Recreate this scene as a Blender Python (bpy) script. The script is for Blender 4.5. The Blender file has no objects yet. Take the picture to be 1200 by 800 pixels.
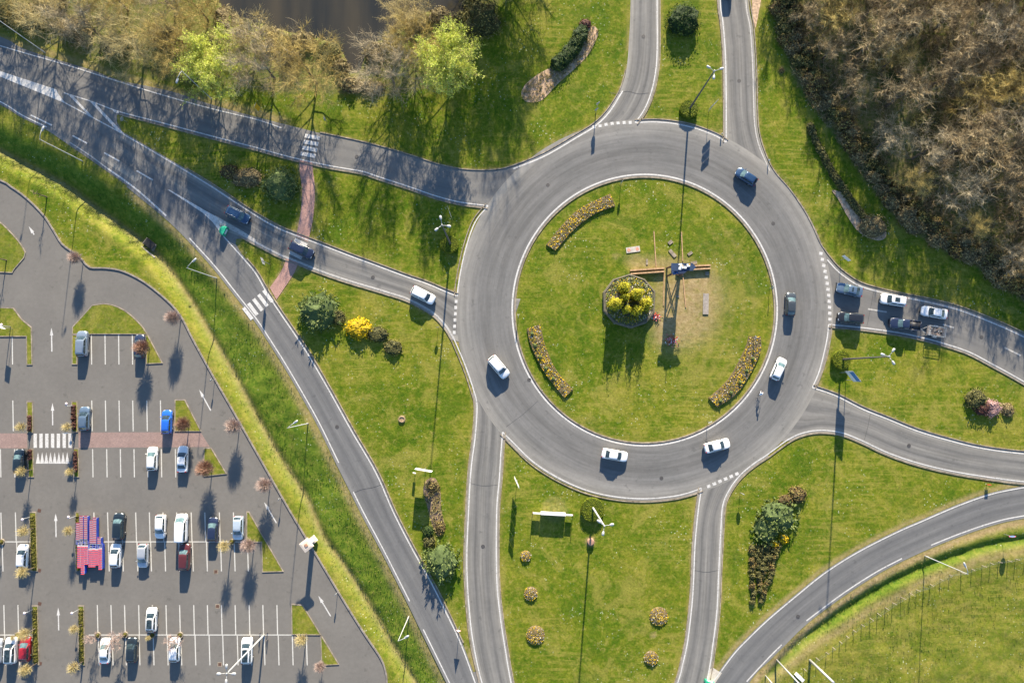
SUN_E, SKY_S, EXPO = 5.0, .088, 1.65
import bpy, math, random
import numpy as np
from mathutils import Vector, Matrix, noise
from mathutils.geometry import tessellate_polygon

sc = bpy.context.scene
COL = sc.collection
R = math.radians
rnd = random.Random(7)

# ------------------------------------------------------------------ camera model (drone looking almost straight down)
CAM_H, TILT, FOC = 120.0, R(3.2), 800.0
_c, _s = math.cos(TILT), math.sin(TILT)

def at(X, Y, z=0.0):
    """photo map coordinate -> world point at height z"""
    xc, yc = (X - 600) / FOC, (400 - Y) / FOC
    dy, dz = yc * _c + _s, yc * _s - _c
    t = (CAM_H - z) / -dz
    return Vector((xc * t, dy * t, z))

def to_px(x, y, z=0.0):
    """numpy: world -> map coordinate"""
    zz = z - CAM_H
    yc = y * _c + zz * _s
    zc = -y * _s + zz * _c
    return 600 + FOC * x / -zc, 400 - FOC * yc / -zc

# ------------------------------------------------------------------ materials
def new_mat(name):
    m = bpy.data.materials.new(name)
    m.use_nodes = True
    nt = m.node_tree
    b = nt.nodes['Principled BSDF']
    return m, nt, b

def N(nt, t, **kw):
    n = nt.nodes.new(t)
    for k, v in kw.items():
        if k in n.inputs:
            n.inputs[k].default_value = v
        else:
            setattr(n, k, v)
    return n

def L(nt, a, b):
    nt.links.new(a, b)

def coords(nt, kind='Object'):
    return N(nt, 'ShaderNodeTexCoord').outputs[kind]

def noise_tex(nt, vec, scale, detail=4, rough=.6, dist=0.0):
    n = N(nt, 'ShaderNodeTexNoise')
    n.inputs['Scale'].default_value = scale
    n.inputs['Detail'].default_value = detail
    n.inputs['Roughness'].default_value = rough
    n.inputs['Distortion'].default_value = dist
    L(nt, vec, n.inputs['Vector'])
    return n.outputs['Fac']

def ramp(nt, fac, *stops, interp='LINEAR'):
    r = N(nt, 'ShaderNodeValToRGB')
    e = r.color_ramp.elements
    r.color_ramp.interpolation = interp
    while len(e) < len(stops):
        e.new(.5)
    for i, (p, c) in enumerate(stops):
        e[i].position = p
        e[i].color = (c[0], c[1], c[2], 1) if not isinstance(c, (int, float)) else (c, c, c, 1)
    L(nt, fac, r.inputs['Fac'])
    return r.outputs['Color']

def mix(nt, fac, a, b, blend='MIX'):
    n = N(nt, 'ShaderNodeMix', data_type='RGBA', blend_type=blend)
    for sock, v in ((n.inputs[0], fac), (n.inputs[6], a), (n.inputs[7], b)):
        if isinstance(v, (int, float)):
            sock.default_value = v
        elif isinstance(v, (tuple, list)):
            sock.default_value = (v[0], v[1], v[2], 1)
        else:
            L(nt, v, sock)
    return n.outputs[2]

def mth(nt, op, a, b=0.0, clamp=False):
    n = N(nt, 'ShaderNodeMath', operation=op, use_clamp=clamp)
    for i, v in enumerate((a, b)):
        if isinstance(v, (int, float)):
            n.inputs[i].default_value = v
        else:
            L(nt, v, n.inputs[i])
    return n.outputs[0]

def bump(nt, b, h, strength, dist=.05):
    n = N(nt, 'ShaderNodeBump')
    n.inputs['Strength'].default_value = strength
    n.inputs['Distance'].default_value = dist
    L(nt, h, n.inputs['Height'])
    L(nt, n.outputs['Normal'], b.inputs['Normal'])

def plain(name, col, rough=.6, metal=0.0, var=.25, scale=3.0, coat=0.0, spec=.5):
    """one base colour broken up by noise"""
    m, nt, b = new_mat(name)
    f = noise_tex(nt, coords(nt), scale)
    lo = [c * (1 - var) for c in col]
    hi = [min(1, c * (1 + var)) for c in col]
    L(nt, ramp(nt, f, (.3, lo), (.7, hi)), b.inputs['Base Color'])
    b.inputs['Roughness'].default_value = rough
    b.inputs['Metallic'].default_value = metal
    b.inputs['Coat Weight'].default_value = coat
    b.inputs['Coat Roughness'].default_value = .05
    b.inputs['Specular IOR Level'].default_value = spec
    return m

def leafy(name, col, var=.35, rough=.75, trans=.25):
    m, nt, b = new_mat(name)
    f = noise_tex(nt, coords(nt), 2.2, 3)
    lo = [c * (1 - var) for c in col]
    hi = [min(1, c * (1 + var)) for c in col]
    c = ramp(nt, f, (.3, lo), (.7, hi))
    L(nt, c, b.inputs['Base Color'])
    b.inputs['Roughness'].default_value = rough
    b.inputs['Specular IOR Level'].default_value = .2
    if trans:
        t = N(nt, 'ShaderNodeBsdfTranslucent')
        L(nt, c, t.inputs['Color'])
        mx = N(nt, 'ShaderNodeMixShader')
        mx.inputs[0].default_value = trans
        L(nt, b.outputs[0], mx.inputs[1]); L(nt, t.outputs[0], mx.inputs[2])
        L(nt, mx.outputs[0], nt.nodes['Material Output'].inputs['Surface'])
    return m

# ------------------------------------------------------------------ objects
def tag(o, label=None, cat=None, group=None, kind=None):
    if label: o['label'] = label
    if cat: o['category'] = cat
    if group: o['group'] = group
    if kind: o['kind'] = kind
    return o

def thing(name, label, cat, loc, rotz=0.0, group=None):
    o = bpy.data.objects.new(name, None)
    o.empty_display_size = .3
    COL.objects.link(o)
    o.location = loc
    o.rotation_euler = (0, 0, rotz)
    return tag(o, label, cat, group)

def link_mesh(name, me, parent=None):
    o = bpy.data.objects.new(name, me)
    COL.objects.link(o)
    if parent: o.parent = parent
    return o

class MB:
    def __init__(s):
        s.v, s.f, s.m, s.uv = [], [], [], None
    def face(s, pts, m=0):
        i = len(s.v)
        s.v.extend([tuple(p) for p in pts])
        s.f.append(tuple(range(i, i + len(pts)))); s.m.append(m)
    def box(s, c, size, rz=0.0, m=0, taper=1.0):
        cx, cy, cz = c; a, b, h = size[0] / 2, size[1] / 2, size[2] / 2
        co, si = math.cos(rz), math.sin(rz)
        i = len(s.v)
        for z, k in ((-h, 1.0), (h, taper)):
            for x, y in ((-a, -b), (a, -b), (a, b), (-a, b)):
                x *= k; y *= k
                s.v.append((cx + x * co - y * si, cy + x * si + y * co, cz + z))
        for q in ((3, 2, 1, 0), (4, 5, 6, 7), (0, 1, 5, 4), (1, 2, 6, 5), (2, 3, 7, 6), (3, 0, 4, 7)):
            s.f.append(tuple(i + k for k in q)); s.m.append(m)
    def tube(s, pts, rad, n=6, m=0, cap=True):
        pts = [Vector(p) for p in pts]
        if isinstance(rad, (int, float)): rad = [rad] * len(pts)
        base = len(s.v)
        for k, p in enumerate(pts):
            d = (pts[min(k + 1, len(pts) - 1)] - pts[max(k - 1, 0)])
            if d.length < 1e-6: d = Vector((0, 0, 1))
            d.normalize()
            u = d.cross(Vector((0, 0, 1)) if abs(d.z) < .9 else Vector((1, 0, 0))).normalized()
            w = d.cross(u)
            for j in range(n):
                a = 2 * math.pi * j / n
                s.v.append(tuple(p + (u * math.cos(a) + w * math.sin(a)) * rad[k]))
        for k in range(len(pts) - 1):
            for j in range(n):
                a, b = base + k * n + j, base + k * n + (j + 1) % n
                s.f.append((a, b, b + n, a + n)); s.m.append(m)
        if cap:
            s.f.append(tuple(base + j for j in range(n))[::-1]); s.m.append(m)
            e = base + (len(pts) - 1) * n
            s.f.append(tuple(e + j for j in range(n))); s.m.append(m)
    def lathe(s, prof, n=16, c=(0, 0), m=0):
        base = len(s.v)
        for r, z in prof:
            for j in range(n):
                a = 2 * math.pi * j / n
                s.v.append((c[0] + r * math.cos(a), c[1] + r * math.sin(a), z))
        for k in range(len(prof) - 1):
            for j in range(n):
                a, b = base + k * n + j, base + k * n + (j + 1) % n
                s.f.append((a, b, b + n, a + n)); s.m.append(m)
        s.f.append(tuple(base + j for j in range(n))[::-1]); s.m.append(m)
        e = base + (len(prof) - 1) * n
        s.f.append(tuple(e + j for j in range(n))); s.m.append(m)
    def loft(s, rings, m=0, closed=True, caps=True):
        base = len(s.v); n = len(rings[0])
        for r in rings: s.v.extend([tuple(p) for p in r])
        for k in range(len(rings) - 1):
            for j in range(n if closed else n - 1):
                a, b = base + k * n + j, base + k * n + (j + 1) % n
                s.f.append((a, b, b + n, a + n)); s.m.append(m)
        if caps:
            s.f.append(tuple(base + j for j in range(n))[::-1]); s.m.append(m)
            e = base + (len(rings) - 1) * n
            s.f.append(tuple(e + j for j in range(n))); s.m.append(m)
    def prism(s, poly, z0, z1, m=0, mtop=None):
        """poly: list of 2D points"""
        n = len(poly)
        A = sum(poly[i][0] * poly[(i + 1) % n][1] - poly[(i + 1) % n][0] * poly[i][1] for i in range(n))
        if A < 0: poly = poly[::-1]
        b = len(s.v)
        s.v.extend([(p[0], p[1], z0) for p in poly]); s.v.extend([(p[0], p[1], z1) for p in poly])
        for j in range(n):
            k = (j + 1) % n
            s.f.append((b + j, b + k, b + n + k, b + n + j)); s.m.append(m)
        for t in tessellate_polygon([[Vector((p[0], p[1], 0)) for p in poly]]):
            p0, p1, p2 = (poly[t[0]], poly[t[1]], poly[t[2]])
            if (p1[0] - p0[0]) * (p2[1] - p0[1]) - (p1[1] - p0[1]) * (p2[0] - p0[0]) < 0: t = t[::-1]
            s.f.append(tuple(b + n + q for q in t)); s.m.append(m if mtop is None else mtop)
    def mesh(s, name, mats, smooth=False):
        me = bpy.data.meshes.new(name)
        me.from_pydata(s.v, [], s.f)
        for mt in (mats if isinstance(mats, (list, tuple)) else [mats]): me.materials.append(mt)
        me.polygons.foreach_set('material_index', s.m)
        if smooth: me.polygons.foreach_set('use_smooth', [True] * len(s.f))
        if s.uv:
            l = me.uv_layers.new(name='UVMap')
            flat = np.zeros((len(me.loops), 2), np.float32)
            vi = np.zeros(len(me.loops), np.int32); me.loops.foreach_get('vertex_index', vi)
            flat[:] = np.array(s.uv, np.float32)[vi]
            l.data.foreach_set('uv', flat.ravel())
        me.update()
        return me
    def build(s, name, mats, parent=None, smooth=False):
        return link_mesh(name, s.mesh(name, mats, smooth), parent)

def copy_tree(o, parent=None, first=True):
    c = o.copy(); COL.objects.link(c); c.parent = parent
    for ch in list(o.children): copy_tree(ch, c, False)
    return c

# ------------------------------------------------------------------ polylines
def smooth_line(pts, step=6.0, closed=False):
    """Catmull-Rom through map points, resampled"""
    P = [Vector((p[0], p[1])) for p in pts]
    n = len(P); out = []
    rng = range(n if closed else n - 1)
    for i in rng:
        p1, p2 = P[i], P[(i + 1) % n]
        p0 = P[i - 1] if (closed or i > 0) else p1 * 2 - p2
        p3 = P[(i + 2) % n] if (closed or i + 2 < n) else p2 * 2 - p1
        k = max(1, int((p2 - p1).length / step))
        for j in range(k):
            t = j / k
            out.append(.5 * ((2 * p1) + (p2 - p0) * t + (2 * p0 - 5 * p1 + 4 * p2 - p3) * t * t + (3 * p1 - p0 - 3 * p2 + p3) * t ** 3))
    if not closed: out.append(P[-1])
    return out

def offset_px(line, d):
    """shift a map polyline to its left-hand side (as drawn on the map, y down) by d"""
    out = []
    for i, p in enumerate(line):
        t = line[min(i + 1, len(line) - 1)] - line[max(i - 1, 0)]
        if t.length < 1e-6: out.append(p.copy()); continue
        t.normalize()
        out.append(p + Vector((t.y, -t.x)) * d)
    return out

def resample(line, n):
    acc = [0.0]
    for a, b in zip(line, line[1:]): acc.append(acc[-1] + (b - a).length)
    out = []; j = 0
    for k in range(n):
        s = acc[-1] * k / (n - 1)
        while j < len(line) - 2 and acc[j + 1] < s: j += 1
        seg = acc[j + 1] - acc[j]
        t = 0 if seg < 1e-9 else (s - acc[j]) / seg
        out.append(line[j].lerp(line[j + 1], min(1, max(0, t))))
    return out
# ================================================================== materials of the setting
def grass_colour(nt, co):
    big = noise_tex(nt, co, .075, 4, .68, .9)
    mid = noise_tex(nt, co, .33, 6, .72, .5)
    fine = noise_tex(nt, co, 2.6, 5, .8)
    g = ramp(nt, big, (.40, (.044, .098, .0045)), (.48, (.085, .138, .0075)), (.54, (.135, .168, .0120)), (.62, (.230, .215, .034)))
    g2 = ramp(nt, mid, (.38, (.034, .084, .0040)), (.46, (.078, .130, .0070)), (.53, (.130, .163, .0120)), (.60, (.20, .20, .025)), (.68, (.33, .27, .072)))
    g = mix(nt, .5, g, g2)
    g3 = ramp(nt, noise_tex(nt, co, 1.25, 4, .7, .6), (.36, (.026, .075, .0035)), (.45, (.075, .125, .007)), (.53, (.135, .158, .013)), (.61, (.25, .225, .050)), (.70, (.38, .31, .12)))
    g = mix(nt, .36, g, g3)
    # mown streaks
    mp = N(nt, 'ShaderNodeMapping'); L(nt, co, mp.inputs['Vector'])
    mp.inputs['Rotation'].default_value = (0, 0, R(38)); mp.inputs['Scale'].default_value = (.14, 1.5, 1)
    st = noise_tex(nt, mp.outputs[0], 1.0, 4, .65)
    where = ramp(nt, noise_tex(nt, co, .045, 2), (.45, 0.0), (.6, 1.0))
    g = mix(nt, mth(nt, 'MULTIPLY', mth(nt, 'MULTIPLY', ramp(nt, st, (.48, 0.0), (.62, 1.0)), where), .65), g, (.24, .225, .045))
    # clover and moss: darker blotches, worn dry blotches
    bl = ramp(nt, noise_tex(nt, co, .9, 4, .6, 1.0), (.60, 0.0), (.70, .6))
    g = mix(nt, bl, g, (.050, .105, .008))
    dr = ramp(nt, noise_tex(nt, co, .62, 5, .7, .3), (.63, 0.0), (.74, .75))
    g = mix(nt, dr, g, (.31, .255, .085))
    pale = ramp(nt, noise_tex(nt, co, .17, 6, .72, .8), (.53, 0.0), (.60, .55), (.68, .75))
    g = mix(nt, pale, g, (.225, .215, .045))
    deepg = ramp(nt, noise_tex(nt, co, .12, 5, .7, 1.2), (.36, .6), (.46, 0.0))
    g = mix(nt, deepg, g, (.050, .105, .006))
    g = mix(nt, 1.0, g, (.97, .93, .88), 'MULTIPLY')
    return mix(nt, .6, g, ramp(nt, fine, (.28, .18), (.5, .5), (.74, .86)), 'OVERLAY')

def make_blade(name, gain):
    m, nt, b = new_mat(name)
    c = mix(nt, 1.0, grass_colour(nt, coords(nt)), gain, 'MULTIPLY')
    L(nt, c, b.inputs['Base Color']); b.inputs['Roughness'].default_value = .8; b.inputs['Specular IOR Level'].default_value = .1
    t = N(nt, 'ShaderNodeBsdfTranslucent'); L(nt, c, t.inputs['Color'])
    mx = N(nt, 'ShaderNodeMixShader'); mx.inputs[0].default_value = .3
    L(nt, b.outputs[0], mx.inputs[1]); L(nt, t.outputs[0], mx.inputs[2]); L(nt, mx.outputs[0], nt.nodes['Material Output'].inputs['Surface'])
    return m

def make_ground_mat():
    m, nt, b = new_mat('grass_ground')
    co = coords(nt)
    at_ = N(nt, 'ShaderNodeAttribute', attribute_name='cover')
    sep = N(nt, 'ShaderNodeSeparateColor'); L(nt, at_.outputs['Color'], sep.inputs[0])
    g = grass_colour(nt, co)
    # lush rough grass of the ditches
    lush = ramp(nt, noise_tex(nt, co, 1.1, 5, .7, .8), (.3, (.030, .075, .008)), (.43, (.075, .135, .012)), (.57, (.135, .18, .020)), (.7, (.22, .21, .05)))
    g = mix(nt, sep.outputs[1], g, lush)
    # dry straw-coloured verge
    dry = ramp(nt, noise_tex(nt, co, .9, 5, .7), (.32, (.115, .125, .014)), (.5, (.20, .180, .040)), (.68, (.31, .225, .095)))
    g = mix(nt, sep.outputs[2], g, dry)
    # leaf litter below the wood
    lit = ramp(nt, noise_tex(nt, co, 1.6, 6, .75), (.3, (.035, .060, .014)), (.45, (.095, .105, .032)), (.58, (.22, .165, .085)), (.75, (.13, .15, .035)))
    g = mix(nt, sep.outputs[0], g, lit)
    # bare soil
    soil = ramp(nt, noise_tex(nt, co, 1.3, 6, .7), (.3, (.21, .145, .070)), (.5, (.335, .235, .125)), (.7, (.44, .325, .19)))
    dm = mth(nt, 'MULTIPLY', at_.outputs['Alpha'], ramp(nt, noise_tex(nt, co, .8, 4), (.30, .55), (.5, 1.0)))
    g = mix(nt, dm, g, soil)
    # daisies in drifts
    vo = N(nt, 'ShaderNodeTexVoronoi'); vo.inputs['Scale'].default_value = 1.7; L(nt, co, vo.inputs['Vector'])
    dz = ramp(nt, vo.outputs['Distance'], (.10, 1.0), (.19, 0.0))
    patch = ramp(nt, noise_tex(nt, co, .13, 5, .7), (.50, 0.0), (.60, 1.0))
    clear = mth(nt, 'SUBTRACT', 1.0, mth(nt, 'ADD', sep.outputs[0], at_.outputs['Alpha'], True), True)
    g = mix(nt, mth(nt, 'MULTIPLY', mth(nt, 'MULTIPLY', dz, patch), mth(nt, 'MULTIPLY', clear, .62)), g, (.62, .62, .48))
    L(nt, g, b.inputs['Base Color'])
    b.inputs['Roughness'].default_value = .9
    b.inputs['Specular IOR Level'].default_value = .08
    hgt = mth(nt, 'ADD', noise_tex(nt, co, 2.6, 6, .75), mth(nt, 'MULTIPLY', noise_tex(nt, co, 8, 4, .7), .5))
    bump(nt, b, hgt, .42, .12)
    return m

def make_asphalt(name, dark, light, track=0.0, arcs=0.0):
    m, nt, b = new_mat(name)
    co = coords(nt)
    uv = N(nt, 'ShaderNodeUVMap').outputs[0]
    sx = N(nt, 'ShaderNodeSeparateXYZ'); L(nt, uv, sx.inputs[0])
    base = ramp(nt, noise_tex(nt, co, .16, 5, .65), (.3, dark), (.7, light))
    base = mix(nt, .22, base, ramp(nt, noise_tex(nt, co, 1.4, 6, .75), (.3, .32), (.7, .68)), 'OVERLAY')
    if track or arcs:
        mp = N(nt, 'ShaderNodeMapping'); L(nt, uv, mp.inputs['Vector'])
        mp.inputs['Scale'].default_value = (9.0, .05, 1)
        st = noise_tex(nt, mp.outputs[0], 1.0, 5, .68)
        base = mix(nt, track * .5 + arcs, base, ramp(nt, st, (.36, .28), (.64, .68)), 'OVERLAY')
    if track:   # two polished wheel paths, dusty edges and middle
        prof = N(nt, 'ShaderNodeValToRGB'); L(nt, sx.outputs[0], prof.inputs['Fac'])
        e = prof.color_ramp.elements
        while len(e) < 7: e.new(.5)
        for i, (p, v) in enumerate(((0, .84), (.15, .66), (.29, .43), (.48, .64), (.65, .43), (.83, .68), (1, .86))):
            e[i].position = p; e[i].color = (v, v * (1 - .10 * max(0, v - .5)), v * (1 - .34 * max(0, v - .5)), 1)
        base = mix(nt, track, base, prof.outputs[0], 'OVERLAY')
    if arcs:
        prof = N(nt, 'ShaderNodeValToRGB'); L(nt, sx.outputs[0], prof.inputs['Fac'])
        e = prof.color_ramp.elements
        while len(e) < 6: e.new(.5)
        for i, (p, v) in enumerate(((0, .56), (.2, .47), (.45, .42), (.64, .48), (.82, .66), (1, .80))):
            e[i].position = p; e[i].color = (v, v * (1 - .10 * max(0, v - .5)), v * (1 - .34 * max(0, v - .5)), 1)
        base = mix(nt, .8, base, prof.outputs[0], 'OVERLAY')
    # oil spots and small repairs
    sp = ramp(nt, noise_tex(nt, co, .62, 4, .6), (.62, 0.0), (.70, .45))
    base = mix(nt, sp, base, tuple(c * .6 for c in dark))
    L(nt, base, b.inputs['Base Color'])
    b.inputs['Roughness'].default_value = .85
    b.inputs['Specular IOR Level'].default_value = .25
    bump(nt, b, noise_tex(nt, co, 14, 4, .7), .25, .012)
    return m

def make_paint(name, col, wear):
    m, nt, b = new_mat(name)
    co = coords(nt)
    f = ramp(nt, noise_tex(nt, co, 3.5, 6, .75), (.28 + wear, 1.0), (.44 + wear, 0.0))
    c = mix(nt, f, col, (.20, .19, .175))
    c = mix(nt, .3, c, ramp(nt, noise_tex(nt, co, .5, 4), (.3, .35), (.7, .65)), 'OVERLAY')
    L(nt, c, b.inputs['Base Color'])
    b.inputs['Roughness'].default_value = .7
    return m

def make_brick_path(name, col, mortar):
    m, nt, b = new_mat(name)
    co = coords(nt)
    br = N(nt, 'ShaderNodeTexBrick'); L(nt, co, br.inputs['Vector'])
    br.inputs['Scale'].default_value = 2.2
    br.inputs['Color1'].default_value = (*[c * .85 for c in col], 1)
    br.inputs['Color2'].default_value = (*[c * 1.15 for c in col], 1)
    br.inputs['Mortar'].default_value = (*mortar, 1)
    br.inputs['Mortar Size'].default_value = .03
    c = mix(nt, .5, br.outputs['Color'], ramp(nt, noise_tex(nt, co, .7, 5, .7), (.3, .36), (.7, .64)), 'OVERLAY')
    L(nt, c, b.inputs['Base Color'])
    b.inputs['Roughness'].default_value = .85
    return m

def make_water():
    m, nt, b = new_mat('pond_water')
    co = coords(nt)
    mq = N(nt, 'ShaderNodeMapping'); L(nt, co, mq.inputs['Vector']); mq.inputs['Scale'].default_value = (1, .12, 1)
    c = ramp(nt, noise_tex(nt, mq.outputs[0], .16, 4), (.35, (.022, .022, .017)), (.65, (.056, .046, .027)))
    L(nt, c, b.inputs['Base Color'])
    b.inputs['Roughness'].default_value = .12
    mp = N(nt, 'ShaderNodeMapping'); L(nt, co, mp.inputs['Vector']); mp.inputs['Scale'].default_value = (1, .3, 1)
    bump(nt, b, noise_tex(nt, mp.outputs[0], 1.2, 3), .12, .03)
    return m

M = {}
M['ground'] = make_ground_mat()
M['road'] = make_asphalt('road_asphalt', (.131, .128, .122), (.160, .154, .145), 1.0)
M['road_plain'] = make_asphalt('plain_asphalt', (.130, .127, .121), (.158, .152, .143), .35)
M['ring'] = make_asphalt('roundabout_asphalt', (.136, .134, .129), (.166, .160, .152), 0, .45)
M['bypass'] = make_asphalt('blue_grey_asphalt', (.112, .112, .113), (.132, .131, .130), .55)
M['parking'] = make_asphalt('parking_asphalt', (.136, .127, .114), (.160, .149, .133))
M['paint'] = make_paint('white_road_paint', (.52, .505, .475), .045)
M['worn'] = make_paint('worn_road_paint', (.42, .40, .365), .06)
M['bay'] = make_paint('cream_bay_paint', (.50, .485, .44), .02)
M['kerb'] = plain('kerb_concrete', (.235, .195, .145), .9, var=.5, scale=1.2)
M['dark_kerb'] = plain('weathered_kerb', (.20, .175, .15), .9, var=.35, scale=1.5)
M['path_pink'] = make_brick_path('pink_paving', (.42, .225, .18), (.25, .18, .15))
M['path_park'] = make_brick_path('brown_paving', (.27, .175, .15), (.19, .15, .13))
M['water'] = make_water()
M['sand'] = plain('sandy_soil', (.42, .29, .185), .95, var=.55, scale=2.2)
M['mulch'] = plain('bark_mulch', (.21, .14, .095), .95, var=.5, scale=3.5)
M['concrete'] = plain('pale_concrete', (.45, .40, .34), .85, var=.2, scale=2)
M['cover'] = plain('rusty_drain_cover', (.09, .045, .03), .8, var=.3, scale=8)

# ================================================================== traced lines of the road layout (map coordinates)
CX, CY = 755.5, 363.2
NORTH = [(-90, 14), (0, 43), (25, 56), (54, 66), (107, 82), (140, 94), (200, 107), (246, 122), (300, 137), (355, 151), (375, 156), (420, 165.5), (460, 176), (495, 187), (517, 194), (540, 198.5), (562, 200), (583, 199), (600, 195), (637, 180), (675, 158), (696, 145), (712, 129), (727, 105), (734, 82), (737, 50), (739, 0), (739, -90)]
R1_N = [(-90, 24), (1, 54), (77, 76), (137, 95), (182, 109), (246, 127), (300, 140), (330, 150)]
R1_S = [(66, 106), (107, 119), (140, 131), (190, 144), (250, 160), (300, 173), (340, 184), (385, 194), (425, 201), (440, 206), (480, 219), (512, 230), (540, 237), (572, 241)]
B_E = [(572, 241), (557, 260), (547, 287), (541, 312), (537, 335), (536, 347)]
W2_L = [(75, 120), (142, 156), (217, 200), (250, 220), (297, 251), (325, 267), (347, 276), (375, 286.5), (410, 300), (440, 311), (475, 324), (500, 332.5), (525, 343), (536, 347)]
C_N = [(281, 273.5), (300, 284), (325, 297), (337, 302), (350, 307), (372, 316), (405, 327.5), (450, 341), (480, 351), (507, 366), (522, 381), (532, 397)]
C_E = [(532, 397), (546, 430), (555, 457), (559, 475), (557, 510), (552, 550), (549, 600), (547, 660), (550, 715), (555, 755), (565, 800), (590, 880)]
C_W = [(240, 250), (262, 277), (287, 305), (300, 321), (317, 350), (351, 400), (365, 422), (387, 460), (412, 505), (440, 553), (461, 600), (482, 641), (505, 682), (525, 722), (540, 754), (557, 800), (585, 880)]
SW = [(-90, 76), (0, 119), (25, 134), (55, 149), (82, 167), (127, 198), (160, 222), (195, 253), (222, 279), (252, 312), (275, 341), (300, 373), (316, 397), (335, 427), (355, 461), (375, 497), (397, 542), (414, 576), (427, 602), (450, 645), (480, 704), (496, 737), (527, 800), (568, 885)]
D_W = [(589, 506), (587, 530), (585, 562), (582, 600), (582, 675), (586, 720), (592, 760), (599, 800), (616, 880)]
D_N = [(589, 506), (600, 517), (625, 541), (655, 560), (687, 574), (720, 581.5), (755, 584), (790, 581), (812, 575.5), (822, 571.5)]
D_E = [(822, 571.5), (818, 600), (814.5, 637), (813, 675), (811, 707), (806, 750), (800, 778), (794, 800), (766, 880)]
E_W = [(900, 532), (882, 544), (867, 557), (855, 573), (847, 592), (844.5, 625), (842, 675), (840, 717), (835, 758), (830, 790), (812, 880)]
E_N = [(900, 532), (925, 514), (945, 506), (965, 504), (987, 507), (1010, 516), (1040, 530), (1075, 542), (1112, 551), (1150, 557.5), (1200, 564), (1290, 572)]
E_S = [(776, 880), (812, 828), (839, 794), (860, 766), (877, 748), (900, 726), (932, 699), (967, 671), (1005, 647), (1050, 624), (1082, 610), (1107, 599), (1137, 587), (1165, 578), (1200, 571), (1290, 556)]
R7_R = [(828, 880), (875, 798), (900, 771), (916, 755), (945, 727), (985, 697), (1025, 671), (1057, 654), (1091, 638.5), (1125, 625), (1165, 611.5), (1200, 604), (1290, 590)]
F_S = [(952, 454), (980, 464), (1010, 479), (1040, 491), (1075, 505), (1112, 516), (1150, 525), (1200, 531.5), (1290, 538)]
F_W = [(952, 454), (960, 435), (966, 412), (969.5, 395), (971, 380)]
F_N = [(971, 380), (1012, 384), (1055, 390), (1085, 396.5), (1105, 402), (1135, 412), (1162, 426), (1200, 447), (1290, 500)]
G_W = [(876, -90), (877, 0), (882, 32), (885, 75), (886, 112), (887.5, 147), (893, 172), (905, 199), (925, 223), (942, 248), (952, 267), (960, 285), (972, 302), (985, 316), (1005, 330), (1025, 337), (1055, 344), (1090, 351), (1125, 360), (1162, 374), (1200, 391), (1290, 436)]
H_E = [(842, -90), (844, 0), (847, 25), (850, 62), (851, 112), (851, 167)]
H_S = [(851, 167), (840, 160), (815, 150.5), (790, 145), (766, 143), (744, 144)]
H_W = [(744, 144), (753, 132), (761, 115), (767, 92), (770, 62), (770, 0), (770, -90)]
PARK_E = [(-90, 196), (-40, 203), (0, 212), (12, 219), (30, 232), (50, 252), (62, 270), (72, 286), (85, 296), (96, 305), (105, 314), (125, 315), (145, 319), (170, 332), (197, 354), (212, 372), (225, 397), (247, 437), (270, 477), (287, 507), (300, 530), (340, 600), (370, 650), (400, 700), (425, 740), (445, 770), (451, 786), (453, 805), (455, 880)]

def ell(r, n=180, rx=None):
    k = (r - 155.5) / 63.0
    ry = 159 + k * 62.3
    return [Vector((CX + (r if rx is None else rx) * math.cos(2 * math.pi * j / n), CY - ry * math.sin(2 * math.pi * j / n))) for j in range(n)]

# raster of what covers the ground, in map space
PX0, PY0, PX1, PY1 = -170, -170, 1370, 970
GW, GH = PX1 - PX0, PY1 - PY0
asphalt = np.zeros((GH, GW), np.float32)

def raster(poly, arr=None, val=1.0):
    """even-odd fill of a map polygon"""
    arr = asphalt if arr is None else arr
    p = np.array([(q[0], q[1]) for q in poly], float)
    x0, x1 = int(max(p[:, 0].min() - PX0, 0)), int(min(p[:, 0].max() - PX0 + 2, GW))
    y0, y1 = int(max(p[:, 1].min() - PY0, 0)), int(min(p[:, 1].max() - PY0 + 2, GH))
    if x1 <= x0 or y1 <= y0: return
    X, Y = np.meshgrid(np.arange(x0, x1) + PX0 + .5, np.arange(y0, y1) + PY0 + .5)
    ins = np.zeros(X.shape, bool)
    for (ax, ay), (bx, by) in zip(p, np.roll(p, -1, 0)):
        if ay == by: continue
        cond = ((ay > Y) != (by > Y)) & (X < (bx - ax) * (Y - ay) / (by - ay) + ax)
        ins ^= cond
    arr[y0:y1, x0:x1][ins] = val

def blur(a, r):
    for ax in (0, 1):
        for _ in range(2):
            p = np.pad(a, [(r + 1, r) if k == ax else (0, 0) for k in (0, 1)], mode='edge')
            c = np.cumsum(p, axis=ax)
            n = 2 * r + 1
            a = (c[n:] - c[:-n]) / n if ax == 0 else (c[:, n:] - c[:, :-n]) / n
    return a

def struct(o):
    o['kind'] = 'structure'
    return o

def strip(name, left, right, z, mat, n=None):
    """a road ribbon between two traced edges"""
    n = n or max(12, int(len(left)))
    a, b = resample(left, n), resample(right, n)
    mb = MB(); mb.uv = []
    K = 9; acc = 0; prev = None
    for i in range(n):
        w0, w1 = at(*a[i], z), at(*b[i], z)
        mid = (w0 + w1) / 2
        if prev is not None: acc += (mid - prev).length
        prev = mid
        for k in range(K):
            mb.v.append(tuple(w0.lerp(w1, k / (K - 1)))); mb.uv.append((k / (K - 1), acc))
    for i in range(n - 1):
        for k in range(K - 1):
            q = i * K + k
            mb.f.append((q, q + K, q + K + 1, q + 1)); mb.m.append(0)
    raster(a + b[::-1])
    o = mb.build(name, mat)
    me = o.data
    if me.polygons[0].normal.z < 0: me.flip_normals()
    return struct(o)

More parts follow.
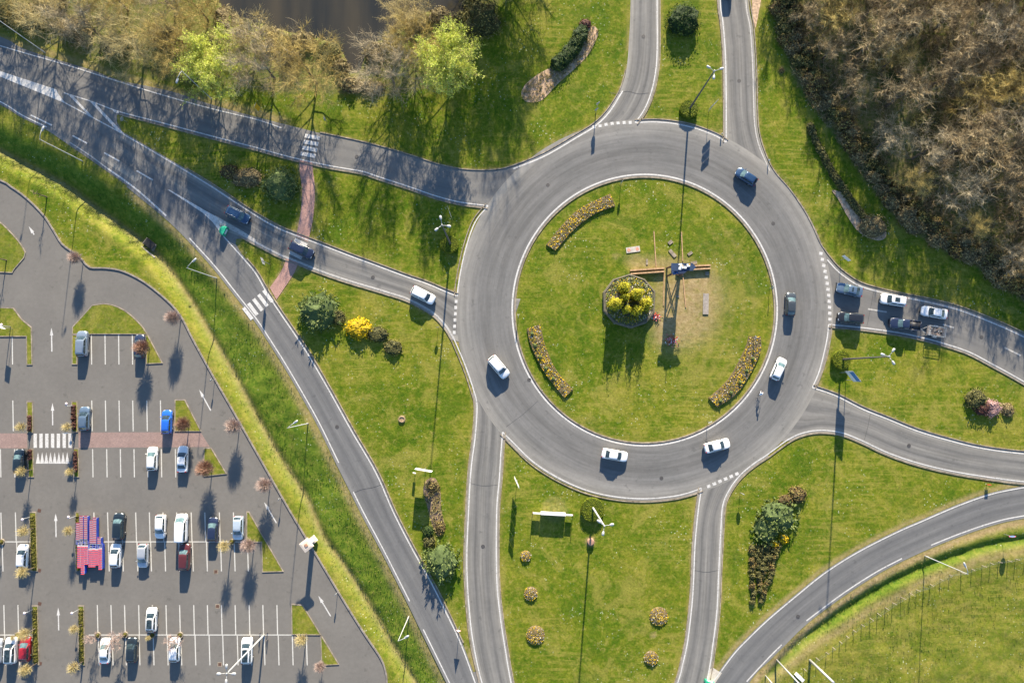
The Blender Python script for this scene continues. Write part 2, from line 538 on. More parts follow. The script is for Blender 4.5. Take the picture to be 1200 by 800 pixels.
def flat_poly(name, poly, z, mat, cover=True):
    mb = MB()
    P = [at(p[0], p[1], z) for p in poly]
    mb.v = [tuple(p) for p in P]
    mb.uv = [(p.x * .1, p.y) for p in P]
    for t in tessellate_polygon([P]):
        a, b, c = P[t[0]], P[t[1]], P[t[2]]
        if (b - a).cross(c - a).z < 0: t = t[::-1]
        mb.f.append(tuple(t)); mb.m.append(0)
    if cover: raster(poly)
    return mb.build(name, mat)

S = smooth_line
E_OFF = 2.6
def lt(pts, d=E_OFF): return offset_px(S(pts), d)
def V2(*p): return [Vector(q) for q in p]

rev = lambda l: list(l)[::-1]
def upto(pts, k): return pts[:k]

R1_top = S(NORTH[:20])                                  # along the pond side to the ring
road_n = strip('road', R1_top + V2((676, 205)), lt([(-90, 58), (0, 86)] + R1_S, -2.6) + V2((603, 266)), .020, M['road_plain'])
approach = strip('road', lt([(-90, 46), (0, 84), (75, 118)] + W2_L[1:5], .8), lt(SW[:9] + [(226, 284)], -3.2), .024, M['road_plain'])
entry = strip('road', lt([(142, 156), (217, 200), (250, 220)] + W2_L[4:], 2.2) + V2((610, 350)), lt([(120, 184), (200, 236), (250, 262)] + C_N, -3.2) + V2((590, 410)), .028, M['road'])
slip = strip('road', lt([(185, 200), (222, 236)] + C_W, 2.2), lt([(150, 216)] + SW[7:], -3.4), .032, M['bypass'])
exit_s = strip('road', rev(lt(C_E[2:], -2.6)) + V2((600, 420)), rev(lt(D_W, 2.6)) + V2((612, 455)), .036, M['road'])
exit_se = strip('road', rev(lt(D_E, -2.6)) + V2((812, 520)), rev(lt(E_W, 2.6)) + V2((880, 500)), .036, M['road'])
exit_e = strip('road', rev(lt(E_N[1:], -2.6)) + V2((850, 520)), rev(lt(F_S, 2.6)) + V2((914, 430)), .028, M['road'])
entry_e = strip('road', rev(lt(F_N, -2.6)) + V2((920, 375)), rev(S(G_W[10:])) + V2((915, 250)), .032, M['road_plain'])
road_ne = strip('road', S(G_W[:9]) + V2((930, 262)), lt(H_E, -2.6) + V2((840, 210)), .036, M['road'])
exit_n = strip('road', rev(lt(H_W, -2.6)) + V2((752, 200)), rev(S(NORTH[20:])) + V2((690, 190)), .024, M['road'])
bypass = strip('road', lt(E_S, 2.0), lt(R7_R, -3.2), .024, M['bypass'])

# roundabout carriageway
mb = MB(); mb.uv = []; n = 220; K = 15
for j in range(n + 1):
    a = 2 * math.pi * j / n
    for k in range(K):
        u = k / (K - 1)
        rx = 153 + u * (221 - 153); ry = 156.5 + u * (223.5 - 156.5)
        p = at(CX + rx * math.cos(a), CY - ry * math.sin(a), .040)
        mb.v.append(tuple(p)); mb.uv.append((u, 28 * a))
for j in range(n):
    for k in range(K - 1):
        q = j * K + k
        mb.f.append((q, q + 1, q + K + 1, q + K)); mb.m.append(0)
ring = struct(mb.build('roundabout_road', M['ring']))
raster([(CX + 221 * math.cos(2 * math.pi * j / 90), CY - 223.5 * math.sin(2 * math.pi * j / 90)) for j in range(90)])
raster([(CX + 153 * math.cos(2 * math.pi * j / 90), CY - 156.5 * math.sin(2 * math.pi * j / 90)) for j in range(90)], None, 0.0)

# paved noses where carriageways part
for poly in ([(55, 100), (140, 131), (137, 136), (137, 143), (145, 157), (75, 121)], [(236, 245), (290, 279), (277, 280), (276, 285), (287, 304), (262, 278)],
             [(550, 783), (554, 787), (559, 786), (560, 781), (580, 850), (570, 850)]):
    struct(flat_poly('road', poly, .016, M['road_plain']))
nose = struct(flat_poly('pavement', [(831, 784), (836, 782), (842, 786), (846, 788), (834, 806), (826, 808)], .044, M['concrete']))

park_poly = S(PARK_E) + V2((-90, 880))
park = struct(flat_poly('parking_lot', park_poly, .020, M['parking']))

# footpaths
def path(name, left, right, z, mat):
    return strip(name, S(left), S(right), z, mat)
path('path', [(351, 187), (351, 200), (354, 225), (352, 250), (347, 277)], [(366, 190), (366.5, 200), (369, 220), (367, 255), (361, 283)], .048, M['path_pink'])
path('path', [(336, 301), (330, 317), (316, 337)], [(350, 307), (344, 321), (324, 351)], .050, M['path_pink'])
struct(flat_poly('path', [(880, -60), (893, -60), (892, 0), (885.5, 34), (881.5, 20)], .030, M['sand']))
crosswalk_paving = struct(flat_poly('path', [(-40, 507.5), (32, 507.5), (32, 525), (-40, 525)], .026, M['path_park']))
struct(flat_poly('path', [(92, 506.5), (235, 506), (246, 523.5), (92, 524.5)], .026, M['path_park']))

# ================================================================== painted markings (children of their road)
def ribbon(mb, line, w, z, m=0, a=0.0, b=1.0):
    pts = [at(p[0], p[1], z) for p in line]
    n = len(pts)
    i0, i1 = int(a * (n - 1)), int(math.ceil(b * (n - 1)))
    L_, R_ = [], []
    for i in range(i0, i1 + 1):
        t = pts[min(i + 1, n - 1)] - pts[max(i - 1, 0)]
        if t.length < 1e-6: continue
        t.normalize(); nrm = Vector((-t.y, t.x, 0)) * w / 2
        L_.append(pts[i] + nrm); R_.append(pts[i] - nrm)
    k = len(mb.v)
    for p, q in zip(L_, R_): mb.v.extend([tuple(p), tuple(q)])
    for i in range(len(L_) - 1):
        mb.f.append((k + 2 * i + 1, k + 2 * i + 3, k + 2 * i + 2, k + 2 * i)); mb.m.append(m)

def quad_px(mb, c, w, h, ang, z, m=0):
    """painted block: centre on the map, length w along ang (map degrees, y down), width h"""
    d = Vector((math.cos(R(ang)), math.sin(R(ang)))); e = Vector((-d.y, d.x)); c = Vector(c)
    pts = [c - d * w / 2 - e * h / 2, c + d * w / 2 - e * h / 2, c + d * w / 2 + e * h / 2, c - d * w / 2 + e * h / 2]
    P = [at(p.x, p.y, z) for p in pts][::-1]
    if (P[1] - P[0]).cross(P[2] - P[0]).z < 0: P = P[::-1]
    mb.face(P, m)

def poly_px(mb, pts, z, m=0):
    P = [at(p[0], p[1], z) for p in pts]
    if sum(P[i].x * P[(i + 1) % len(P)].y - P[(i + 1) % len(P)].x * P[i].y for i in range(len(P))) < 0: P = P[::-1]
    mb.face(P, m)

ZM = .050
MK = [M['paint'], M['worn'], M['bay']]
LAYER = [0]
def lines(parent, name, items):
    mb = MB()
    for it in items:
        LAYER[0] += 1
        ln, w = it[0], it[1]
        m = it[2] if len(it) > 2 else 0
        ribbon(mb, S(ln, 4.0), w, ZM + .0009 * (LAYER[0] % 9), m)
    return mb.build(name, MK, parent)

lines(road_n, 'edge_line', [(R1_N, .20), ([(75, 109)] + R1_S[1:], .20)])
lines(approach, 'edge_line', [(W2_L[:4], .20), ([(-90, 72), (0, 119), (25, 134.5), (55, 149)], .20), ([(82, 167), (105, 182), (128, 199)], .2, 1), ([(127, 198), (160, 222), (195, 253)], .30)])
mb = MB()
for a, b in (((36, 135), (61, 147)), ((85, 159), (102, 168)), ((122, 179), (140, 189)), ((160, 200), (179, 211))):
    ribbon(mb, [Vector(a), Vector(b)], .26, ZM)
mb.build('lane_dash', MK, approach)
mb = MB()
poly_px(mb, [(-90, 52), (0, 83.5), (66, 105), (69, 111), (77, 121.5), (58, 113.5), (0, 90), (-90, 57)], ZM)
poly_px(mb, [(79.5, 110.8), (85.5, 112.5), (109, 137.5), (102.5, 134)], ZM)
poly_px(mb, [(105.5, 119.2), (111.5, 121), (145.5, 157), (137, 153)], ZM)
poly_px(mb, [(131, 128), (140, 131), (139, 133), (134, 132)], ZM)
mb.build('chevron_marking', MK, approach)
mb = MB()
poly_px(mb, [(196, 222), (199, 222.5), (240, 246.5), (252, 253), (262, 262), (251, 262), (237, 249)], ZM + .014)
poly_px(mb, [(252, 252.5), (283, 270), (300, 281), (299, 284), (281, 274.5), (256, 263)], ZM + .012, 1)
poly_px(mb, [(249, 260), (256, 262.5), (264, 276), (262, 277.5)], ZM + .016)
mb.build('gore_marking', MK, slip)
lines(entry, 'edge_line', [(W2_L[3:], .20), (C_N, .34, 1), (B_E, .20)])
lines(slip, 'edge_line', [(C_W[1:], .20), (SW[8:17], .20), (SW[17:21], .20), (SW[21:], .20)])
lines(exit_s, 'edge_line', [(C_E, .20), (D_W, .20)])
lines(ring, 'edge_line', [(D_N, .20), (F_W, .20), (H_S, .20)])
mb = MB(); ribbon(mb, offset_px(S(NORTH[18:24]), -3.2), .24, ZM); mb.build('edge_line', MK, ring)
lines(exit_se, 'edge_line', [(D_E, .20), (E_W, .20)])
lines(exit_e, 'edge_line', [(E_N, .20), (F_S, .20)])
lines(entry_e, 'edge_line', [(F_N, .20)])
mb = MB(); ribbon(mb, offset_px(S(G_W[12:]), -3.4), .22, ZM); mb.build('edge_line', MK, entry_e)
mb = MB(); ribbon(mb, offset_px(S(G_W[:8]), -3.0), .20, ZM, 1); mb.build('edge_line', MK, road_ne)
lines(road_ne, 'edge_line', [(H_E, .20)])
lines(exit_n, 'edge_line', [(H_W, .20)])
lines(bypass, 'edge_line', [(E_S, .20), (R7_R[1:4], .20), (R7_R[4:8], .20), (R7_R[8:], .20)])
# ring line round the central island
mb = MB()
ribbon(mb, ell(155.3, 200) + [ell(155.3, 200)[0]], .27, .052)
mb.build('inner_line', MK, ring)
# give-way blocks
mb = MB()
for i in range(7):
    t = i / 6; quad_px(mb, (696 + 42.5 * t, 149 - 5.3 * t + 1.5 * math.sin(math.pi * t) * -1), 3.6, 3.6, -7, .056)
for i in range(6): quad_px(mb, (534.5 - .9 * i / 2, 353 + 7.3 * i), 3.2, 3.8, 0, .056)
for i in range(12):
    t = i / 11; quad_px(mb, (962 + 10.6 * t - 3.2 * (t - .5) ** 2 + .8 + 3 * math.sin(math.pi * t) * .6, 297 + 77 * t), 3.8, 3.6, 8, .056)
for i in range(6):
    t = i / 5; quad_px(mb, (830.5 + 33 * t, 569.5 - 14.5 * t), 4.2, 3.6, -22, .056)
mb.build('give_way_marking', MK, ring)
# zebra crossings
mb = MB()
for c in ((366, 160.5), (364.5, 167.5), (363, 174.5), (361, 181.5)): quad_px(mb, c, 17.5, 4.6, 10, ZM)
mb.build('zebra_crossing', MK, road_n)
mb = MB()
for i in range(5): quad_px(mb, (314 - 5.9 * i, 346.8 + 5.1 * i), 17, 4.2, 53, ZM)
mb.build('zebra_crossing', MK, slip)
mb = MB()
for i in range(3): quad_px(mb, (346.5 + 3.0 * i, 299 - 7.5 * i), 16, 3.8, 26, ZM)
mb.build('zebra_crossing', MK, entry)
mb = MB()
for a, b in (((1017, 362), (1039, 365.5)), ((1105, 380), (1118, 384)), ((1177, 407), (1196, 416.5)), ((1225, 430), (1245, 440))):
    ribbon(mb, [Vector(a), Vector(b)], .28, ZM, 1)
mb.build('lane_dash', MK, entry_e)
# car park markings
mb = MB(); ZP = .030
def vline(x0, x1, y0, y1, w=.18): ribbon(mb, [Vector((x0, y0)), Vector((x1, y1))], w, ZP, 2)
for x in (-2, 14.3, 107, 123, 139, 155): vline(x, x + .4, 391, 427)
for x in (-2, 15, 107.5, 123.5, 139.5, 155.5, 172, 188): vline(x, x + .6, 469, 505)
for x in (.5, 17, 108.5, 125, 141, 157, 173, 189, 205.5): vline(x, x + .5, 526, 559)
for x in (-14, 1, 18, 110, 126, 142.5, 159, 175, 191, 207, 224, 240, 257, 273.5): vline(x, x + 1, 600, 634.5)
for x in (-13, 2.5, 19.5, 127, 143.5, 160.5, 176.5, 193, 209.5, 225.5, 242, 258.5, 274.5, 290): vline(x, x + 1, 634.5, 669)
for x in (-12, 4.5, 21, 114, 130, 146, 162.5, 178.5, 194.5, 210.5, 227, 243, 259.5, 275.5, 292, 308, 324.5): vline(x, x + .8, 708.5, 743.5)
for x in (-11, 5.5, 22, 115, 131.5, 147, 163, 179.5, 196, 212, 228.5, 245, 261, 278, 294, 309.5, 326, 342.5, 359): vline(x, x + 1, 743.5, 779)
for x0, x1, y in ((-40, 36, 634.5), (95, 289, 634.5), (-40, 38, 743.5), (104, 342, 743.5)): ribbon(mb, [Vector((x0, y)), Vector((x1, y))], .17, ZP + .004, 2)
mb.build('bay_line', MK, park)
mb = MB()
for i in range(7): poly_px(mb, [(39.3 + 6.8 * i, 507.8), (43.2 + 6.8 * i, 507.8), (43.2 + 6.8 * i, 524.6), (39.3 + 6.8 * i, 524.6)], ZP + .006)
mb.build('zebra_crossing', MK, park)
mb = MB()
for i in range(8): poly_px(mb, [(44.5 + 4.9 * i, 529.5), (47 + 4.9 * i, 543), (42 + 4.9 * i, 543)], ZP + .002)
mb.build('hump_marking', MK, park)
mb = MB()
def arrow(tail, tip, head=9.0, wid=4.0):
    t, p = Vector(tail), Vector(tip); d = (p - t).normalized(); e = Vector((-d.y, d.x)); q = p - d * head
    poly_px(mb, [p, q + e * wid / 2, q - e * wid / 2], ZP + .002, 0)
    poly_px(mb, [q + e * .7, t + e * .7, t - e * .7, q - e * .7], ZP + .002, 0)
for a, b in (((60.8, 412), (60.3, 384)), ((61.7, 498), (61.5, 472)), ((65.7, 629), (65.2, 601)), ((68.8, 738), (68.2, 711.5)), ((247, 481), (233.5, 456.5)), ((324, 612.5), (309.5, 588)), ((387.5, 721.5), (373, 697.5)), ((40, 275), (33.5, 265)), ((40, 800), (39, 772))):
    if b[1] != 772: arrow(a, b)
mb.build('arrow_marking', MK, park)
mb = MB()
for c in ((253, 669.5), (255, 710), (257.5, 778)):
    quad_px(mb, c, 5.4, 5.4, 0, ZP, 0); quad_px(mb, c, 3.6, 3.6, 0, ZP + .004, 1)
mb.build('drain_cover', [M['kerb'], M['cover']], park)
mb = MB()
for c in ((46, 598), (46, 668), (46.5, 707), (47, 777)): quad_px(mb, c, 4, 4, 15, ZP, 0)
mb.build('drain_cover', [M['cover']], park)

# ================================================================== kerbs
def kerb_along(mb, line, off, w=.28, h=.12, z0=-.02):
    ln = offset_px(S(line, 5.0), off) if not isinstance(line[0], Vector) else line
    pts = [at(p[0], p[1]) for p in ln]
    n = len(pts); rings = []
    for i in range(n):
        t = pts[min(i + 1, n - 1)] - pts[max(i - 1, 0)]
        if t.length < 1e-6: continue
        t.normalize(); q = Vector((-t.y, t.x, 0)) * w / 2
        p = pts[i]
        rings.append([p + q + Vector((0, 0, z0)), p + q + Vector((0, 0, h)), p - q + Vector((0, 0, h)), p - q + Vector((0, 0, z0))])
    mb.loft(rings)

def kerb(name, segs, mat, h=.12, w=.17):
    mb = MB()
    for ln, off in segs: kerb_along(mb, ln, off, w, h)
    return struct(mb.build(name, mat))
K_ = 3.4
kerb('kerb', [(NORTH[10:25], .8)], M['kerb'])
kerb('kerb', [(R1_S[2:], -K_), (B_E, -K_)], M['kerb'])
kerb('kerb', [(W2_L[2:], K_)], M['kerb'])
kerb('kerb', [(C_N, -K_), (C_E[:11], -K_)], M['kerb'])
kerb('kerb', [(C_W[2:15], K_)], M['kerb'])
kerb('kerb', [(D_W, K_)], M['kerb']); kerb('kerb', [(D_N, -K_ - .4)], M['kerb']); kerb('kerb', [(D_E, -K_)], M['kerb'])
kerb('kerb', [(E_W, K_)], M['kerb']); kerb('kerb', [(E_N, -K_)], M['kerb'])
kerb('kerb', [(F_S, K_)], M['kerb']); kerb('kerb', [(F_W, -K_)], M['kerb']); kerb('kerb', [(F_N, -K_)], M['kerb'])
kerb('kerb', [(G_W[1:], 1.2)], M['kerb'])
kerb('kerb', [(H_E, -K_)], M['kerb']); kerb('kerb', [(H_S, -K_)], M['kerb']); kerb('kerb', [(H_W, -K_)], M['kerb'])
mb = MB(); pl = [Vector((CX + 152 * math.cos(2 * math.pi * j / 200), CY - 155.5 * math.sin(2 * math.pi * j / 200))) for j in range(201)]
kerb_along(mb, pl, 0, .24, .13); struct(mb.build('kerb', M['kerb']))
kerb('kerb', [(PARK_E, .8)], M['dark_kerb'], .16, .24)

# planted islands of the car park
island_mask = np.zeros((GH, GW), np.float32)
def island(poly):
    raster(poly, island_mask)
    P = [at(p[0], p[1]).to_2d() for p in poly]
    n = len(P)
    c = sum(P, Vector((0, 0))) / n
    A = sum(P[i].x * P[(i + 1) % n].y - P[(i + 1) % n].x * P[i].y for i in range(n))
    if A < 0: P = P[::-1]
    inner = []
    for i in range(n):
        a, b, d = P[i - 1], P[i], P[(i + 1) % n]
        n1 = Vector((-(b - a).y, (b - a).x)).normalized(); n2 = Vector((-(d - b).y, (d - b).x)).normalized()
        k = (n1 + n2)
        k = k.normalized() / max(.7, k.normalized().dot(n1)) if k.length > .05 else n1
        inner.append(b + k * .15)
    mb = MB()
    mb.loft([[(p.x, p.y, -.01) for p in P], [(p.x, p.y, .13) for p in P], [(p.x, p.y, .13) for p in inner], [(p.x, p.y, .0) for p in inner]], caps=False)
    k = struct(mb.build('kerb', M['kerb']))
    mb = MB(); mb.prism([(p.x, p.y) for p in inner], .0, .11)
    o = mb.build('grass_verge', M['ground'])
    at2 = o.data.attributes.new('cover', 'FLOAT_COLOR', 'POINT')
    at2.data.foreach_set('color', np.tile([0, 0, .25, 0], len(mb.v)).astype(np.float32))
    return struct(o)
def arcpts(*p): return [tuple(q) for q in smooth_line(p, 4.0)]
ISL = [
    arcpts((-30, 256), (-10, 257), (0, 260), (12, 271), (25, 286), (30.5, 296)) + [(29, 302), (17, 316), (15, 320), (-30, 318)],
    [(-30, 361), (0, 360), (16, 360.6), (26, 374), (37.5, 383.5), (38.5, 427.5), (31.5, 427.5), (31, 394.5), (-30, 394.5)],
    [(85, 383), (96, 371)] + arcpts((108, 357.5), (122, 355.6), (135, 358), (150, 366), (166, 381), (173, 391.6)) + [(85, 391.6)],
    [(84.7, 392.1), (90.8, 392.1), (91, 427), (84.5, 427)], [(170.8, 392.1), (173.4, 392.1), (191, 425.6), (171.5, 426.5)],
    [(205, 468), (217, 468), (236, 505.3), (205, 505.3)],
    [(239, 524.5), (248, 524.5), (266, 555), (239, 558)],
    [(31.5, 470), (39, 470), (39.4, 507), (32, 507)], [(32.5, 525.5), (39.6, 525.5), (40.3, 559), (33.5, 559)],
    [(84, 470), (91.2, 470), (91.8, 506), (84.6, 506)], [(86, 525), (92.6, 525), (93.3, 559), (86.6, 559)],
    [(34.5, 599.5), (43, 599.5), (45, 669), (36.5, 669)], [(88.5, 599.5), (93.5, 599.5), (95, 669), (90, 669)],
    [(37.5, 709), (45, 709), (46.5, 778.5), (39, 778.5)], [(91.5, 709), (99, 709), (100, 779), (92.5, 779)],
    [(289, 599), (292, 599), (332.5, 669.3), (307.5, 670), (306.5, 635), (289, 635)],
    [(341.5, 707), (355, 708), (376.4, 743.4), (342, 743.2)], [(375.6, 744.2), (377.2, 744.2), (397.5, 778), (377, 779)],
]
for p in ISL: island(p)

# ================================================================== ground sheet
POND = [(255, -120), (256, 0), (264, 14), (282, 25), (300, 30), (330, 34), (380, 45), (402, 60), (410, 84), (421, 84), (428, 60), (440, 48), (462, 38), (480, 22), (500, 12), (525, 20), (546, 22), (560, 8), (580, -120)]
WOOD = [(905, -170), (905, 0), (914, 38), (922, 65), (935, 100), (950, 122), (975, 155), (992, 178), (1008, 202), (1026, 226), (1050, 256), (1076, 276), (1112, 297), (1145, 312), (1165, 332), (1200, 352), (1290, 400), (1380, 450), (1380, -170)]
BANK = [(-170, -170), (-170, 20), (0, 34), (40, 48), (85, 62), (130, 76), (180, 92), (215, 98), (300, 106), (345, 108), (400, 110), (445, 114), (490, 106), (520, 98), (545, 70), (560, 40), (600, -20), (640, -170)]
DITCH = S([(-90, 140), (-20, 168), (20, 188), (67, 213), (95, 233), (125, 255), (160, 281), (185, 305), (215, 345), (245, 395), (272, 440), (300, 492), (326, 537), (357, 585), (377, 630), (400, 662), (415, 685), (440, 725), (455, 752), (475, 785), (492, 815), (530, 890)], 5)
DITCH_E = S([(905, 790), (925, 766), (942, 750), (957, 740), (985, 720), (1020, 697), (1050, 681), (1080, 667), (1112, 655), (1150, 642), (1200, 632), (1290, 620)], 5)

def dist_field(X, Y, line):
    """signed distance in map units: positive on the left side of the line (map sense)"""
    best = np.full(X.shape, 1e9); sgn = np.zeros(X.shape)
    for a, b in zip(line, line[1:]):
        dx, dy = b.x - a.x, b.y - a.y
        l2 = dx * dx + dy * dy
        if l2 < 1e-9: continue
        t = np.clip(((X - a.x) * dx + (Y - a.y) * dy) / l2, 0, 1)
        qx, qy = X - (a.x + t * dx), Y - (a.y + t * dy)
        d = np.hypot(qx, qy)
        s = np.where(qx * dy - qy * dx > 0, 1.0, -1.0)
        k = d < best
        best = np.where(k, d, best); sgn = np.where(k, s, sgn)
    return best * sgn

def sstep(a, b, x):
    t = np.clip((x - a) / (b - a), 0, 1)
    return t * t * (3 - 2 * t)

def lookup(arr, X, Y):
    xi = np.clip((X - PX0).astype(int), 0, GW - 1); yi = np.clip((Y - PY0).astype(int), 0, GH - 1)
    return arr[yi, xi]

def field(poly, r):
    a = np.zeros((GH, GW), np.float32); raster(poly, a)
    return blur(a, r) if r else a

f_wood = field(WOOD, 5); f_pond = field(POND, 3); f_bank = field(BANK, 5)
solid = asphalt.copy()
f_verge = blur(asphalt, 5) * (1 - asphalt)
f_dirt = np.zeros((GH, GW), np.float32)
DIRT = [([(768, 318), (838, 317), (848, 348), (834, 392), (795, 412), (766, 406)], .68, 10), ([(801, 321), (836, 318), (834, 338), (822, 352), (814, 378), (798, 392), (785, 404), (770, 404), (768, 374), (782, 330)], .8, 4),
        ([(822, 342), (831, 342), (833, 372), (822, 372)], .55, 3), ([(730, 300), (800, 302), (835, 318), (830, 324), (795, 322), (745, 321)], .55, 4),
        ([(765, 360), (780, 365), (782, 400), (768, 402)], .7, 3)]
for p, v, r in DIRT: f_dirt = np.maximum(f_dirt, field(p, r) * v)
for c, r, v in (((471, 491), 4, .8), ((122, 370), 2.5, .8), ((131, 371), 2.5, .8), ((692, 634), 6, .7), ((745, 303), 6, .5), ((766, 744), 3, .9), ((916, 83), 3, .9), ((722, 300), 4, .4), ((650, 597), 16, .25)):
    f_dirt = np.maximum(f_dirt, field([(c[0] + r * math.cos(a * .7), c[1] + r * math.sin(a * .7)) for a in range(9)], 1) * v)
SAND_VERGE = S([(900, 800), (935, 772), (952, 757), (985, 738), (1020, 715), (1050, 700), (1085, 680), (1120, 668), (1150, 655), (1200, 645), (1290, 632)], 5)

def terrain(X, Y):
    d = dist_field(X, Y, DITCH)
    wide = np.interp(Y, (150, 300, 420, 560, 800), (34, 42, 62, 58, 46))
    deep = np.interp(Y, (130, 230, 330, 420, 560, 820), (.9, 1.8, 1.5, 1.0, .85, .7))
    z = np.where(d > 0, -deep * (1 - sstep(0, 1, d / wide)), -deep * (1 - sstep(0, 1, -d / 16.0)))
    e = dist_field(X, Y, DITCH_E)
    z -= .45 * np.exp(-(d / 4.5) ** 2)
    z += np.where(e > 0, -.55 * (1 - sstep(0, 1, e / 9)), -.5 * (1 - sstep(0, 1, -e / 9)))
    z -= 1.1 * sstep(.2, .8, lookup(f_pond, X, Y))
    return z, d, e, wide

def axis(lo, hi, step, far):
    core = list(np.arange(lo, hi + step, step)); out = list(core); s = step
    a, b = core[-1], core[0]
    while a < far:
        s *= 1.6; a += s; b -= s; out.append(a); out.insert(0, b)
    return np.array(out)
gx, gy = axis(-104, 104, .5, 1500), axis(-66, 80, .5, 1500)
XX, YY = np.meshgrid(gx, gy)
PXX, PYY = to_px(np.clip(XX, -150, 150), np.clip(YY, -110, 120))
zz, dd, ee, ww = terrain(PXX, PYY)
rs = np.random.RandomState(3)
rough = blur(rs.normal(0, 1, XX.shape), 1) * .05 + blur(rs.normal(0, 1, XX.shape), 5) * .25
hard = lookup(blur(asphalt, 4), PXX, PYY)
zz = zz + np.where(hard > .02, 0, rough * (1 + 3.0 * sstep(1.1, .7, np.abs(dd) / ww) * (dd > -10) + 2.0 * np.exp(-(ee / 14) ** 2) + 2.2 * ((PXX > 880) & (PYY > 560)) * sstep(-6, -20, ee)))
zz = np.where(hard > .02, np.minimum(zz, -.004), zz)
zz = np.where(hard > .9, -.06, zz)
cov = np.zeros(XX.shape + (4,), np.float32)
cov[..., 0] = np.maximum(sstep(.25, .75, lookup(f_wood, PXX, PYY)) * .8, .6 * sstep(.3, .7, lookup(f_bank, PXX, PYY)))
lush = np.where(dd > 0, sstep(1.05, .55, dd / ww) * sstep(-.02, .12, dd / ww), sstep(10, 2, -dd))
lush = np.maximum(lush, np.exp(-(ee / 10) ** 2))
cov[..., 1] = lush * .9
dryv = sstep(.04, .45, lookup(f_verge, PXX, PYY)) * .55
near_ditch_west = np.exp(-((dd + 8) / 9) ** 2)
cov[..., 2] = np.clip(np.maximum(dryv, np.maximum(near_ditch_west * .25, np.where(dd > 0, sstep(.72, 1.0, dd / ww) * sstep(1.5, 1.05, dd / ww), 0) * .25)), 0, 1)
field_e = np.where((PXX > 880) & (PYY > 560), sstep(-5, -14, ee), 0)
cov[..., 2] = np.maximum(cov[..., 2], field_e * .22)
sv = np.abs(dist_field(PXX, PYY, SAND_VERGE))
cov[..., 3] = np.maximum(lookup(f_dirt, PXX, PYY), np.exp(-(sv / 6) ** 2) * .55)
cov[..., 3] = np.maximum(cov[..., 3], sstep(.33, .5, lookup(f_verge, PXX, PYY)) * .5)
for ln, wd, am in ((offset_px(S(SW[6:]), -8), 5, .6), (offset_px(S(R7_R), -8), 5, .85), (offset_px(S(R1_N), 8), 5, .6), (offset_px(S(E_S), 5), 2.5, .6), (DITCH, 3.5, .55)):
    cov[..., 3] = np.maximum(cov[..., 3], np.exp(-(dist_field(PXX, PYY, ln) / wd) ** 2) * am)
rr_, aa_ = np.hypot(PXX - 745, PYY - 362), np.degrees(np.arctan2(PYY - 362, PXX - 745))
arcs = sum(np.exp(-((rr_ - q) / 3.5) ** 2) for q in (88, 101, 113, 127, 139)) * sstep(-62, -30, aa_) * sstep(62, 35, aa_)
cov[..., 2] = np.maximum(cov[..., 2], np.clip(arcs, 0, 1) * .42)
H_, W_ = XX.shape
vs = np.stack([XX, YY, zz], -1).reshape(-1, 3)
idx = np.arange(H_ * W_).reshape(H_, W_)
fs = np.stack([idx[:-1, :-1], idx[:-1, 1:], idx[1:, 1:], idx[1:, :-1]], -1).reshape(-1, 4)
def np_mesh(name, v, f, mats, smooth=True):
    me = bpy.data.meshes.new(name)
    me.vertices.add(len(v)); me.vertices.foreach_set('co', np.asarray(v, np.float32).ravel())
    k = f.shape[1]
    me.loops.add(f.size); me.loops.foreach_set('vertex_index', f.astype(np.int32).ravel())
    me.polygons.add(len(f)); me.polygons.foreach_set('loop_start', np.arange(0, f.size, k, dtype=np.int32))
    me.polygons.foreach_set('loop_total', np.full(len(f), k, np.int32))
    for m in (mats if isinstance(mats, (list, tuple)) else [mats]): me.materials.append(m)
    if smooth: me.polygons.foreach_set('use_smooth', np.ones(len(f), bool))
    me.update(calc_edges=True)
    return me
gm = np_mesh('ground', vs, fs, M['ground'])
ca = gm.attributes.new('cover', 'FLOAT_COLOR', 'POINT')
ca.data.foreach_set('color', cov.reshape(-1))
ground = struct(link_mesh('ground', gm))

def ground_z(x, y):
    X, Y = to_px(np.array([x], float), np.array([y], float))
    return float(terrain(X, Y)[0][0])

w = flat_poly('pond', [(p[0], p[1]) for p in POND[:-1]] + [(556, -120)], -.42, M['water'], cover=False)
# let the sheet reach under the banks
me = w.data; c = sum((v.co for v in me.vertices), Vector()) / len(me.vertices)
for v in me.vertices: v.co.x = c.x + (v.co.x - c.x) * 1.06; v.co.y = c.y + (v.co.y - c.y) * 1.04
struct(w)

# loose gravel, sand and mulch beds lying on the lawn
def bed(name, pts, mat, z=.05):
    P = smooth_line(pts, 4.0, True)
    mb = MB(); mb.prism([tuple(at(p.x, p.y).to_2d()) for p in P], -.05, z)
    return struct(mb.build(name, mat))
bed('soil_bed', [(692, 31), (701, 36), (698, 48), (688, 66), (672, 82), (652, 100), (634, 118), (616, 119), (611, 108), (620, 95), (640, 82), (662, 72), (680, 50)], M['sand'])
bed('soil_bed', [(975, 223), (982, 233), (994, 255), (1008, 273), (1030, 282), (1039, 274), (1028, 258), (1008, 248), (990, 228)], M['sand'])
bed('soil_bed', [(500, 562), (510, 560), (516, 575), (517, 596), (521, 618), (514, 628), (506, 612), (500, 590), (496, 574)], M['mulch'])

